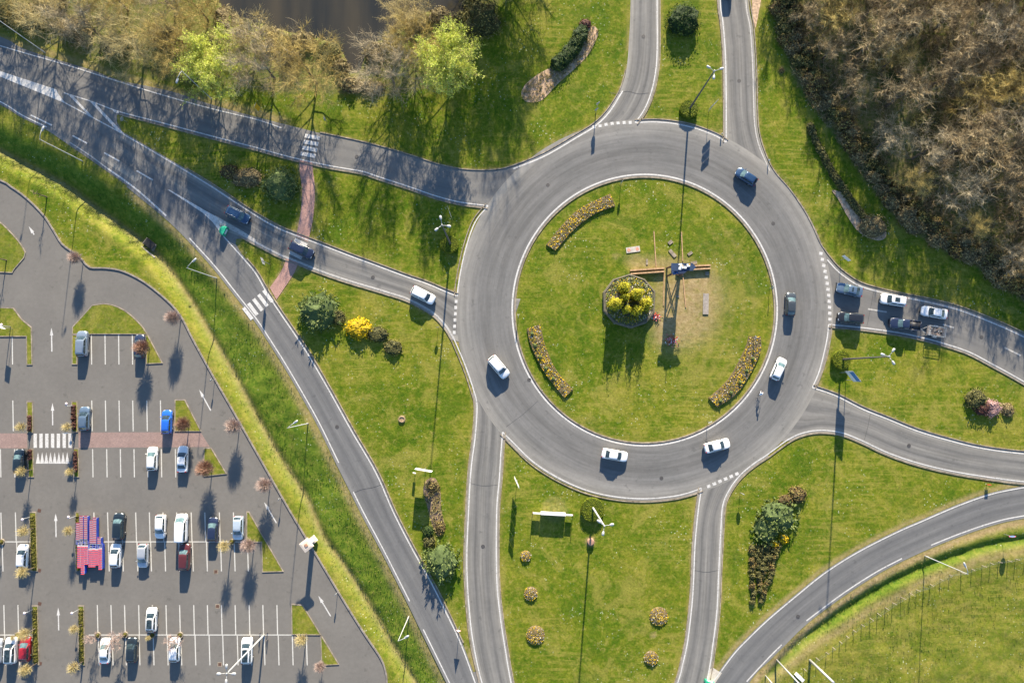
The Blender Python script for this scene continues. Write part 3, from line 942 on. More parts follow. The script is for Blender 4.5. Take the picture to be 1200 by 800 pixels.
# grass blades: one uncountable mass
def blades(name, n, region_fn, h0, h1, wid, mat_list, seed):
    r = np.random.RandomState(seed)
    X = r.uniform(-100, 1300, n); Y = r.uniform(-80, 880, n)
    keep = region_fn(X, Y, r)
    X, Y = X[keep], Y[keep]; n = len(X)
    xc, yc = (X - 600) / FOC, (400 - Y) / FOC
    dy, dz = yc * _c + _s, yc * _s - _c
    t = CAM_H / -dz
    wx, wy = xc * t, dy * t
    wz = terrain(X, Y)[0] - .02
    h = r.uniform(h0, h1, n); a = r.uniform(0, 2 * np.pi, n); lean = r.uniform(.1, .55, n) * h; la = r.uniform(0, 2 * np.pi, n)
    ww_ = wid * r.uniform(.6, 1.4, n)
    v = np.empty((n, 3, 3), np.float32)
    v[:, 0] = np.stack([wx - np.cos(a) * ww_, wy - np.sin(a) * ww_, wz], -1)
    v[:, 1] = np.stack([wx + np.cos(a) * ww_, wy + np.sin(a) * ww_, wz], -1)
    v[:, 2] = np.stack([wx + np.cos(la) * lean, wy + np.sin(la) * lean, wz + h], -1)
    me = np_mesh(name, v.reshape(-1, 3), np.arange(n * 3).reshape(n, 3), mat_list, False)
    me.polygons.foreach_set('material_index', r.randint(0, len(mat_list), n).astype(np.int32)); me.update()
    o = link_mesh(name, me); o['kind'] = 'stuff'
    return o
GB = [make_blade('grass_blade_green', (.9, 1.0, .8)), make_blade('grass_blade_bright', (1.25, 1.2, 1.2)), make_blade('grass_blade_straw', (2.1, 1.6, 2.6))]
GL = [leafy('rough_grass_deep', (.045, .098, .010), .3), leafy('rough_grass_bright', (.10, .145, .014), .3), leafy('rough_grass_straw', (.24, .20, .07), .3)]
nogo = np.maximum(np.maximum(asphalt, f_wood > .6), np.maximum(f_pond > .4, island_mask * 0))
def lawn(X, Y, r):
    ok = (lookup(nogo, X, Y) < .5) & (lookup(f_dirt, X, Y) < .35)
    return ok
tag(blades('lawn_grass', 330000, lawn, .03, .10, .022, [GB[0], GB[1], GB[0], GB[1], GB[2]], 5), 'short green lawn grass on the verges and the central island', 'grass')
def wild(X, Y, r):
    d = dist_field(X, Y, DITCH); e = dist_field(X, Y, DITCH_E)
    wd = np.interp(Y, (150, 300, 420, 560, 800), (34, 42, 62, 58, 46))
    p = np.where((d > -8) & (d < wd * .93), .9, 0) + np.where((e > -9) & (e < 14), .8, 0) + np.where((X > 880) & (Y > 600) & (e < -9), .35, 0)
    return (r.uniform(0, 1, len(X)) < p) & (lookup(asphalt, X, Y) < .5)
tag(blades('rough_grass', 300000, wild, .08, .30, .05, [GL[0], GL[1], GL[0], GL[1], GL[2]], 6), 'rough tussocky grass along the ditches and in the corner field', 'grass')

def seam(parent, pts, w=.055):
    mb = MB(); ribbon(mb, S(pts, 3.0), w, .047); mb.build('tar_seam', M['seam'], parent)
M['seam'] = plain('tar_seam', (.045, .046, .048), .7, var=.3, scale=3)
seam(slip, [(415, 577), (425, 573), (437, 571), (448, 567)]); seam(slip, [(240, 262), (250, 268)]); seam(exit_n, [(714, 108), (722, 110), (735, 107), (748, 110), (760, 109)])
seam(exit_s, [(551, 566), (566, 569), (583, 568)]); seam(exit_e, [(1020, 484), (1017, 500), (1013, 515)]); seam(entry_e, [(1024, 340), (1020, 362), (1016, 382)]); seam(road_n, [(452, 176), (448, 192), (442, 205)])
seam(exit_se, [(814, 668), (828, 670), (841, 668)]); seam(ring, [(593, 500), (612, 486), (630, 470)])
def manhole(parent, c, rad=.34):
    p = at(*c); mb = MB(); mb.lathe([(rad, .045), (rad, .052)], 16, (p.x, p.y)); mb.build('manhole_cover', M['manhole'], parent)
M['manhole'] = plain('iron_cover', (.075, .07, .066), .6, .3, var=.3, scale=6)
for pr_, c in ((ring, (642, 217)), (ring, (906, 262)), (ring, (620, 445)), (ring, (775, 560)), (exit_n, (754, 43)), (exit_s, (566, 640)), (road_n, (418, 184)), (entry, (437, 325)), (slip, (395, 500)), (bypass, (935, 722)), (exit_e, (1065, 522)), (entry_e, (1150, 395)), (road_ne, (866, 95))):
    manhole(pr_, c)
# ================================================================== vegetation
def twig_set(name, cols): return [plain(f'{name}_bark_{w}', c, .9, var=.3, scale=4, spec=.15) for w, c in zip(('dark', 'mid', 'light'), cols)]
TW = {
    'wood': twig_set('wood', ((.14, .10, .052), (.30, .225, .120), (.45, .355, .20))),
    'ochre': twig_set('ochre', ((.21, .15, .050), (.40, .30, .095), (.52, .41, .15))),
    'grey': twig_set('grey', ((.15, .12, .075), (.31, .255, .16), (.45, .375, .24))),
    'pink': twig_set('pink', ((.24, .17, .14), (.36, .265, .225), (.43, .33, .285))),
    'russet': twig_set('russet', ((.16, .085, .06), (.26, .145, .10), (.33, .20, .14))),
    'tan': twig_set('tan', ((.29, .23, .10), (.43, .35, .155), (.52, .43, .21))),
}
BARK = plain('trunk_bark', (.13, .10, .075), .95, var=.4, scale=6, spec=.1)
LEAF = {
    'lime': [leafy('lime_leaf_' + n, c) for n, c in (('a', (.38, .45, .05)), ('b', (.55, .60, .09)), ('c', (.64, .65, .20)))],
    'dark': [leafy('dark_leaf_' + n, c) for n, c in (('a', (.022, .050, .010)), ('b', (.045, .078, .016)), ('c', (.085, .11, .028)))],
    'pine': [leafy('pine_needle_' + n, c) for n, c in (('a', (.075, .115, .028)), ('b', (.17, .22, .062)), ('c', (.30, .34, .135)))],
    'olive': [leafy('olive_leaf_' + n, c) for n, c in (('a', (.075, .075, .020)), ('b', (.16, .15, .045)), ('c', (.27, .24, .09)))],
    'hedge': [leafy('hedge_leaf_' + n, c) for n, c in (('a', (.085, .12, .008)), ('b', (.15, .185, .010)), ('c', (.21, .225, .018)))],
    'golden': [leafy('golden_leaf_' + n, c) for n, c in (('a', (.20, .19, .010)), ('b', (.42, .38, .016)), ('c', (.48, .45, .045)))],
    'yellow': [leafy('yellow_flower_' + n, c, .15) for n, c in (('a', (.68, .44, .008)), ('b', (.80, .56, .010)), ('c', (.60, .40, .01)))],
    'brown': [leafy('brown_leaf_' + n, c) for n, c in (('a', (.12, .085, .028)), ('b', (.25, .18, .055)), ('c', (.32, .28, .09)))],
    'plum': [leafy('plum_leaf_' + n, c) for n, c in (('a', (.075, .030, .026)), ('b', (.13, .055, .042)), ('c', (.17, .085, .055)))],
    'strip': [leafy('strip_leaf_' + n, c) for n, c in (('a', (.085, .08, .014)), ('b', (.18, .165, .022)), ('c', (.24, .215, .045)))],
    'beige': [leafy('beige_twig_' + n, c) for n, c in (('a', (.14, .105, .045)), ('b', (.27, .215, .095)), ('c', (.37, .30, .15)))],
    'blossom': [leafy('blossom_' + n, c) for n, c in (('a', (.34, .20, .19)), ('b', (.46, .30, .28)), ('c', (.50, .36, .33)))],
}
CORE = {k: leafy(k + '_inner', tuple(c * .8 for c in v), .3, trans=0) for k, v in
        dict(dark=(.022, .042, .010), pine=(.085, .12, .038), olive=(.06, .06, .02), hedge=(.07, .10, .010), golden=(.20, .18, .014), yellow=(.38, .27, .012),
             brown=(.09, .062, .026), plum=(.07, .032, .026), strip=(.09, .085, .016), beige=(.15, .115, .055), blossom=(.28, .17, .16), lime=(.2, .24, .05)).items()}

def lump(d, seed, amp, f=1.6):
    return 1 + amp * noise.noise(d * f + Vector((seed * 7.1, seed * 3.3, seed * 1.7))) + amp * .5 * noise.noise(d * f * 2.3 + Vector((seed, 0, seed * 2.2)))

def twig_tree(seed, height, spread, fork, limbs, twigs, twig_r=.016, up=.55, leaf=0, leaf_size=.2):
    """(trunk MB, crown MB): forked limbs, secondary branches and many fine twigs; crown material 3 = leaves when leaf > 0"""
    r = random.Random(seed)
    tr, cr = MB(), MB()
    R0 = .022 * height + .03
    pts = [Vector((0, 0, -.15))]; k = 7
    for i in range(1, k + 1):
        z = height * .82 * i / k
        pts.append(Vector((r.gauss(0, .03) * z, r.gauss(0, .03) * z, z)))
    tr.tube(pts, [R0 * (1 - .88 * i / k) for i in range(k + 1)], 7)
    tips = []
    for li in range(limbs):
        s = fork + (1 - fork) * (li / limbs) ** .8
        z0 = height * .82 * s
        j = min(k - 1, int(s * k)); p = pts[j].lerp(pts[j + 1], s * k - j)
        a = li * 2.399 + r.uniform(-.4, .4)
        ln = spread * (1.05 - .45 * s) * r.uniform(.75, 1.15)
        rise = up + .5 * s + r.uniform(-.15, .2)
        d = Vector((math.cos(a), math.sin(a), rise)).normalized()
        lp = [p.copy()]; q = p.copy()
        for i in range(4):
            d = (d + Vector((r.gauss(0, .14), r.gauss(0, .14), r.gauss(.02, .1)))).normalized()
            q = q + d * ln / 4 * 1.15; lp.append(q.copy())
        r0 = R0 * .42 * (1 - .5 * s)
        cr.tube(lp, [r0, r0 * .75, r0 * .52, r0 * .34, r0 * .16], 5, 0, False)
        for b in range(6):
            t = r.uniform(.25, 1.0) * 4; i = min(3, int(t)); o = lp[i].lerp(lp[i + 1], t - i)
            e = (d * .6 + Vector((r.gauss(0, .7), r.gauss(0, .7), r.gauss(.25, .4)))).normalized()
            sl = ln * r.uniform(.25, .5)
            m1 = o + e * sl * .5 + Vector((r.gauss(0, .05), r.gauss(0, .05), .04)) * sl
            m2 = o + e * sl + Vector((0, 0, .1)) * sl
            cr.tube([o, m1, m2], [r0 * .35, r0 * .22, r0 * .1], 4, r.choice((0, 1, 1)), False)
            tips.append((o, m1, e, sl)); tips.append((m1, m2, e, sl))
    for i in range(twigs):
        o0, o1, e, sl = r.choice(tips)
        o = o0.lerp(o1, r.random())
        g = (e * .55 + Vector((r.gauss(0, .6), r.gauss(0, .6), r.gauss(.15, .5)))).normalized()
        tl = min(1.9, sl * r.uniform(.35, .95)) + .15
        mid = o + g * tl * .5 + Vector((r.gauss(0, .06), r.gauss(0, .06), r.gauss(0, .06))) * tl
        end = mid + (g + Vector((r.gauss(0, .3), r.gauss(0, .3), r.gauss(0, .3)))).normalized() * tl * .5
        cr.tube([o, mid, end], [twig_r, twig_r * .8, twig_r * .35], 3, r.choice((0, 1, 1, 2, 2)), False)
        for _ in range(leaf):
            c = o.lerp(end, r.uniform(.2, 1.1)) + Vector((r.gauss(0, .12), r.gauss(0, .12), r.gauss(0, .12)))
            leaf_quad(cr, c, leaf_size * r.uniform(.6, 1.3), r, 3 + r.choice((0, 1, 1, 2)))
    return tr, cr

def leaf_quad(mb, c, s, r, m, nrm=None, long=1.0):
    n = Vector((r.gauss(0, 1), r.gauss(0, 1), r.gauss(.5, 1)))
    if nrm is not None: n = nrm * 1.3 + n * .55
    n.normalize()
    u = n.cross(Vector((r.gauss(0, 1), r.gauss(0, 1), r.gauss(0, 1)))).normalized() * s * .5 * long
    w = n.cross(u).normalized() * s * .5
    mb.face((c - u, c - w * .8 + u * .1, c + u, c + w * .8 + u * .1), m)

def blob_dir(r):
    z = r.uniform(-.25, 1); a = r.uniform(0, 2 * math.pi); q = math.sqrt(max(0, 1 - z * z))
    return Vector((q * math.cos(a), q * math.sin(a), z))

def foliage(mb, seed, rx, ry, rz, n, size, amp=.28, c=(0, 0, 0), core=3, f=1.6, tuft=False, inner=.72):
    """leaf clumps through the outer part of a lumpy dome standing on z = c.z"""
    r = random.Random(seed)
    c = Vector(c)
    def pt(d, k): return c + Vector((d.x * rx, d.y * ry, rz * (.18 + .82 * max(-.2, d.z)))) * (k * lump(d, seed, amp, f))
    if core is not None:
        rows, cols = 7, 14; base = len(mb.v)
        for i in range(rows + 1):
            z = -.25 + 1.25 * i / rows; q = math.sqrt(max(0, 1 - z * z)) if i < rows else .02
            for j in range(cols):
                a = 2 * math.pi * j / cols
                mb.v.append(tuple(pt(Vector((q * math.cos(a), q * math.sin(a), z)), .82)))
        for i in range(rows):
            for j in range(cols):
                a, b = base + i * cols + j, base + i * cols + (j + 1) % cols
                mb.f.append((a, b, b + cols, a + cols)); mb.m.append(core)
    if tuft:
        for i in range(n):
            d = blob_dir(r); p = pt(d, r.uniform(.78, 1.06))
            ax = (Vector((d.x, d.y, d.z * .8 + .25)) + Vector((r.gauss(0, .25), r.gauss(0, .25), r.gauss(0, .2)))).normalized()
            for k in range(7):
                e = (ax + Vector((r.gauss(0, .55), r.gauss(0, .55), r.gauss(0, .45)))).normalized()
                u = e.cross(Vector((r.gauss(0, 1), r.gauss(0, 1), r.gauss(0, 1)))).normalized() * size * .13
                ln = size * r.uniform(.7, 1.3)
                mb.face((p - u, p + e * ln * .6 - u * 1.1, p + e * ln, p + e * ln * .6 + u * 1.1), r.choice((0, 1, 1, 2)))
    else:
        for i in range(n):
            d = blob_dir(r); p = pt(d, inner + (1.04 - inner) * r.random() ** .6)
            leaf_quad(mb, p, size * r.uniform(.6, 1.4), r, r.choice((0, 1, 1, 2)), d)

def shrub(name, label, cat, px, rx, ry, rz, kind, n=None, size=.16, amp=.28, rot=0.0, tuft=False, group=None, f=1.6, seed=None, z=None):
    """px: foot of the shrub on the map; radii in metres"""
    seed = seed if seed is not None else int(px[0] * 13 + px[1] * 7) % 997
    p = at(*px); p.z = (ground_z(p.x, p.y) if z is None else z)
    mb = MB()
    n = n or int(90 * (rx * ry + (rx + ry) * rz) / (size / .16) ** 2 * (0.62 if tuft else 1))
    foliage(mb, seed, rx, ry, rz, n, size, amp, (0, 0, -.05), 3, f, tuft)
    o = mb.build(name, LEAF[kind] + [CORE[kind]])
    o.location = p; o.rotation_euler = (0, 0, rot)
    return tag(o, label, cat, group)

def make_tree(name, label, cat, px, proto, group=None, rot=None, scale=1.0, z=None):
    """proto: dict with meshes; every tree gets its own trunk and crown objects"""
    p = at(*px); p.z = (ground_z(p.x, p.y) if z is None else z) - .02
    t = thing(name, label, cat, p, rnd.uniform(0, 6.28) if rot is None else rot, group)
    t.scale = (scale, scale, scale * rnd.uniform(.93, 1.07))
    link_mesh('trunk', proto['trunk'], t); link_mesh('crown', proto['crown'], t)
    return t

def proto(seed, bark, *a, leaf_kind=None, **k):
    tr, cr = twig_tree(seed, *a, **k)
    mats = TW[bark] + (LEAF[leaf_kind] if leaf_kind else [])
    return dict(trunk=tr.mesh('trunk', BARK), crown=cr.mesh('crown', mats))

P_WOOD = [proto(20 + i, 'wood', h, sp, .28, 16, 1700, .019, up=.35) for i, (h, sp) in enumerate(((10, 5.4), (9, 5.0), (10.5, 5.0), (8, 4.6)))]
P_WOODG = [proto(30 + i, 'grey', h, sp, .25, 16, 1700, .019, up=.35) for i, (h, sp) in enumerate(((9, 5.2), (10, 5.0)))]
P_WOODO = [proto(34, 'ochre', 8.5, 5.0, .25, 16, 1700, .019, up=.35)]
P_OCHRE = [proto(40, 'ochre', 9.6, 8.0, .12, 22, 4000, .0165, up=.28), proto(41, 'ochre', 9.0, 7.0, .12, 20, 3000, .0165, up=.3)]
P_GREY = [proto(43, 'grey', 9.0, 7.0, .12, 20, 3000, .0165, up=.3), proto(44, 'tan', 8.6, 6.8, .12, 20, 3000, .0165, up=.3)]
P_LIME = [proto(46, 'tan', 9.5, 6.6, .10, 20, 2200, .015, up=.35, leaf=15, leaf_size=.17, leaf_kind='lime'), proto(47, 'tan', 9.0, 6.6, .10, 20, 2200, .015, up=.35, leaf=15, leaf_size=.17, leaf_kind='lime')]
def lolly_tree(seed, height, rad, n, twig_r=.016):
    """young street tree: clear stem, round crown of branches fanning out from the fork"""
    r = random.Random(seed); tr, cr = MB(), MB()
    f = Vector((0, 0, height - rad * 1.35))
    tr.tube([(0, 0, -.15), (r.gauss(0, .03), r.gauss(0, .03), f.z * .5), f + Vector((0, 0, .1))], [.085, .07, .06], 7)
    cen = Vector((0, 0, height - rad))
    for i in range(13):
        d = Vector((math.cos(i * 2.4), math.sin(i * 2.4), r.uniform(-.1, 1.1))).normalized(); e = cen + d * rad * .8
        cr.tube([f, f.lerp(e, .5) + Vector((0, 0, -.08)), e], [.035, .022, .010], 5, r.choice((0, 1)), False)
    for i in range(n):
        d = Vector((r.gauss(0, 1), r.gauss(0, 1), r.gauss(.15, 1))).normalized(); q = r.random() ** .45
        e = cen + Vector((d.x * rad, d.y * rad, d.z * rad * .95)) * q * lump(d, seed, .22)
        a = f.lerp(e, r.uniform(.35, .75)) + Vector((r.gauss(0, .08), r.gauss(0, .08), r.gauss(0, .08)))
        cr.tube([a, a.lerp(e, .55) + Vector((r.gauss(0, .05), r.gauss(0, .05), r.gauss(0, .05))), e + d * .1], [twig_r, twig_r * .85, twig_r * .4], 3, r.choice((0, 1, 1, 2, 2)), False)
    return tr, cr
def lolly(seed, bark, *a, **k):
    tr, cr = lolly_tree(seed, *a, **k)
    return dict(trunk=tr.mesh('trunk', BARK), crown=cr.mesh('crown', TW[bark]))
P_PINK = [lolly(50 + i, 'pink', 4.4, 1.5, 1100, .017) for i in range(2)]
P_RUSSET = [lolly(53 + i, 'russet', 4.1, 1.5, 1300, .018) for i in range(2)]
P_TAN = [lolly(56 + i, 'tan', 3.9, 1.1, 480, .015) for i in range(2)]
P_THIN = [proto(59, 'wood', 4.2, .8, .5, 7, 60, .012, up=.9)]
P_BLOS = [proto(61, 'pink', 4.2, 2.0, .34, 12, 700, .016, up=.45)]

# ---- trees by the pond
pond_trees = [
    ((371, 98), P_OCHRE[0], 1.0, 'broad ochre bare tree right of the paler trees, south west of the brown pond'),
    ((462, 98), P_GREY[0], 1.0, 'beige bare tree at the tip of the pond, left of the lime green one'),
    ((490, 66), P_OCHRE[1], .85, 'ochre bare tree behind the right lime green tree, touching the pond'),
    ((478, 30), P_GREY[1], .75, 'tan bare tree standing at the upper right shore of the pond'),
    ((527, 92), P_LIME[0], 1.0, 'lime green budding tree at the east end of the pond bank'),
    ((262, 95), P_LIME[1], .98, 'lime green budding tree among bare trees left of the pond'),
    ((222, 78), P_OCHRE[1], .95, 'ochre bare tree directly left of the western lime green tree'),
    ((170, 66), P_GREY[1], 1.05, 'broad tan bare tree above the hatched nose of the west road'),
    ((322, 92), P_GREY[0], 1.0, 'greyish bare tree between the western lime tree and the broad ochre tree'),
    ((120, 44), P_GREY[0], .95, 'greyish bare tree second from the west end of the bank'),
    ((72, 26), P_GREY[1], .95, 'tan bare tree nearest the west corner of the bank'),
    ((26, 8), P_OCHRE[1], .9, 'ochre bare tree in the very corner behind the lamp over the road'),
    ((300, 58), P_GREY[1], .8, 'small tan bare tree at the lower left shore of the pond'),
    ((150, 12), P_OCHRE[0], .85, 'ochre bare tree in the back row above the broad tan one'),
    ((206, 14), P_GREY[0], .8, 'greyish bare tree in the back row, second from the pond'),
    ((244, 24), P_OCHRE[1], .75, 'small ochre bare tree in the back row nearest the pond'),
]
for px, pr, s, lab in pond_trees: make_tree('bare_tree' if pr not in P_LIME else 'budding_tree', lab, 'tree', px, pr, 'trees on the pond bank', scale=s)
for px, s in (((566, -36), 1.15), ((596, -26), 1.1), ((600, -64), 1.25)):
    make_tree('bare_tree', 'bare tree standing north of the pond lawn, shading it', 'tree', px, P_OCHRE[0] if s > 1.1 else P_GREY[0], 'trees north of the pond lawn', scale=s)
for px, rx, ry, rz, k, lab in [
    ((566, 28), 3.6, 3.4, 3.4, 'olive', 'olive green bush on the right shore of the pond'),
    ((412, 100), 2.4, 1.5, 1.3, 'beige', 'low straw coloured scrub at the tip of the pond, left part'),
    ((436, 104), 2.2, 1.3, 1.2, 'beige', 'low straw coloured scrub at the tip of the pond, right part'),
    ((236, 86), 2.3, 2.0, 1.6, 'beige', 'pale scrubby bush in front of the western lime green tree'),
    ((40, 22), 3.2, 2.6, 2.6, 'beige', 'straw coloured scrub near the corner lamp by the west road'),
    ((92, 38), 3.0, 2.4, 2.6, 'beige', 'straw coloured scrub below the tan tree at the west end'),
    ((140, 54), 3.0, 2.2, 2.4, 'olive', 'olive brown scrub between the two tan trees on the bank'),
    ((196, 46), 3.2, 2.4, 2.4, 'beige', 'straw coloured scrub in the middle of the bank thicket'),
    ((250, 60), 2.6, 2.0, 2.0, 'olive', 'olive brown scrub behind the western lime green tree'),
    ((8, 16), 2.6, 2.4, 2.6, 'olive', 'olive brown scrub in the corner behind the road lamp'),
    ((60, 2), 3.2, 2.6, 2.8, 'beige', 'straw coloured scrub along the top of the west thicket'),
    ((340, 70), 2.2, 1.8, 1.6, 'beige', 'straw coloured scrub behind the broad ochre tree'),
    ((264, 22), 2.0, 2.2, 1.5, 'beige', 'straw coloured scrub at the left shore of the pond'), ((290, 36), 2.4, 1.6, 1.4, 'olive', 'olive scrub at the lower left shore of the pond'),
    ((318, 44), 2.6, 1.7, 1.5, 'beige', 'straw coloured scrub on the shore behind the greyish tree'), ((354, 50), 2.6, 1.6, 1.4, 'beige', 'straw coloured scrub on the shore right above the ochre tree'),
    ((386, 62), 2.3, 1.9, 1.4, 'olive', 'olive scrub on the shore right of the ochre tree'), ((400, 80), 1.7, 1.7, 1.1, 'beige', 'small straw scrub at the narrow south bay of the pond'),
    ((440, 62), 2.2, 2.0, 1.4, 'beige', 'straw coloured scrub on the shore left of the two ochre crowns'), ((462, 48), 2.0, 1.8, 1.5, 'olive', 'olive scrub on the shore above the beige tree'),
    ((488, 26), 2.4, 2.0, 1.6, 'beige', 'straw coloured scrub below the tan shore tree'), ((516, 22), 2.2, 1.8, 1.5, 'beige', 'straw coloured scrub between tan tree and olive bush'),
    ((545, 22), 2.0, 1.6, 1.4, 'olive', 'olive scrub touching the olive bush on the right shore'), ((552, 2), 1.9, 2.3, 1.5, 'olive', 'olive scrub on the right shore at the top edge')]:
    shrub('bush', lab, 'bush', px, rx, ry, rz, k, size=.24, amp=.5, n=int(420 * rx), f=2.4)

# ---- the leafless wood in the north east
def inside(poly, x, y):
    c = False; j = len(poly) - 1
    for i in range(len(poly)):
        if (poly[i][1] > y) != (poly[j][1] > y) and x < (poly[j][0] - poly[i][0]) * (y - poly[i][1]) / (poly[j][1] - poly[i][1]) + poly[i][0]: c = not c
        j = i
    return c
wr = random.Random(12)
GAPS = [(1016, 98, 17), (1062, 132, 19), (1058, 165, 17), (1052, 195, 15), (1090, 158, 20), (1150, 30, 16), (985, 28, 14), (1082, 18, 14), (1120, 215, 15), (1180, 150, 15), (1010, 150, 14), (1150, 250, 15), (1075, 75, 13), (1160, 95, 14)]
def gap(x, y, k=1.0): return any((x - a) ** 2 + (y - b) ** 2 < (q * k) ** 2 for a, b, q in GAPS)
spots = []; tries = 0
EDGE = S(WOOD[1:17], 4)
while tries < 12000 and len(spots) < 105:
    tries += 1
    x, y = wr.uniform(905, 1270), wr.uniform(-75, 420)
    if not inside(WOOD, x, y) or gap(x, y, 1.25): continue
    de = min((e - Vector((x, y))).length for e in EDGE)
    if de < 24: continue
    if de < 44 and wr.random() < .45: continue
    if any((x - a) ** 2 + (y - b) ** 2 < 30 ** 2 for a, b, _ in spots): continue
    spots.append((x, y, de))
for x, y, de in spots:
    q = wr.random()
    pr = wr.choice(P_WOOD) if q < .58 else wr.choice(P_WOODG) if q < .74 else P_WOODO[0]
    s = wr.uniform(.72, 1.08) * (.72 if de < 40 else .9 if de < 60 else 1.05)
    make_tree('bare_tree', 'bare brown tree in the dense leafless wood', 'tree', (x, y), pr, 'trees of the leafless wood', scale=s)
for px, rx, k, lab in [((1062, 22), 2.3, 'dark', 'dark green evergreen bush deep in the leafless wood'), ((1168, 42), 2.2, 'dark', 'dark green evergreen bush far right in the leafless wood'),
                       ((1082, 150), 2.6, 'olive', 'mossy green bush in a clearing of the leafless wood'), ((1042, 98), 1.8, 'dark', 'small dark green bush beside a gap in the leafless wood')]:
    shrub('bush', lab, 'bush', px, rx, rx, rx * 1.2, k, size=.2)
er = random.Random(9); k = 0
for i, e in enumerate(smooth_line(WOOD[1:17], 11)):
    for dpt, n_ in ((8, 1), (20, 1)):
        nx, ny = e.x + dpt * .85 + er.uniform(-4, 4), e.y - dpt * .55 + er.uniform(-4, 4)
        if not inside(WOOD, nx, ny): continue
        a = er.uniform(.9, 1.9)
        shrub('bramble_bush', 'low brown bramble bush in the ragged front edge of the leafless wood', 'bush', (nx, ny), a, a * er.uniform(.7, 1.2), a * er.uniform(.7, 1.2) + dpt * .02, er.choice(('brown', 'beige', 'beige', 'olive', 'brown')), n=int(330 * a), size=.24, amp=.55, f=2.6, group='brambles along the wood edge', seed=k % 6); k += 1
# understorey scrub: twigs and brambles too many to count
r = random.Random(77); mb = MB()
for i in range(3600):
    for _ in range(20):
        x, y = r.uniform(900, 1250), r.uniform(-60, 410)
        if inside(WOOD, x, y) and not gap(x, y): break
    else: continue
    p = at(x, y); p.z = .0
    hh = r.uniform(.6, 2.2)
    for k in range(6):
        d = Vector((r.gauss(0, .6), r.gauss(0, .6), 1)).normalized()
        e = p + d * hh * r.uniform(.6, 1.1); g = p + Vector((r.gauss(0, .3), r.gauss(0, .3), 0))
        mb.tube([g, g.lerp(e, .5) + Vector((r.gauss(0, .12), r.gauss(0, .12), 0)), e + Vector((r.gauss(0, .35), r.gauss(0, .35), -.1))], [.030, .024, .012], 3, r.choice((0, 0, 1, 1, 2)), False)
u = mb.build('undergrowth', TW['wood']); u['kind'] = 'stuff'; tag(u, 'brown bramble and twig undergrowth on the floor of the wood', 'undergrowth')

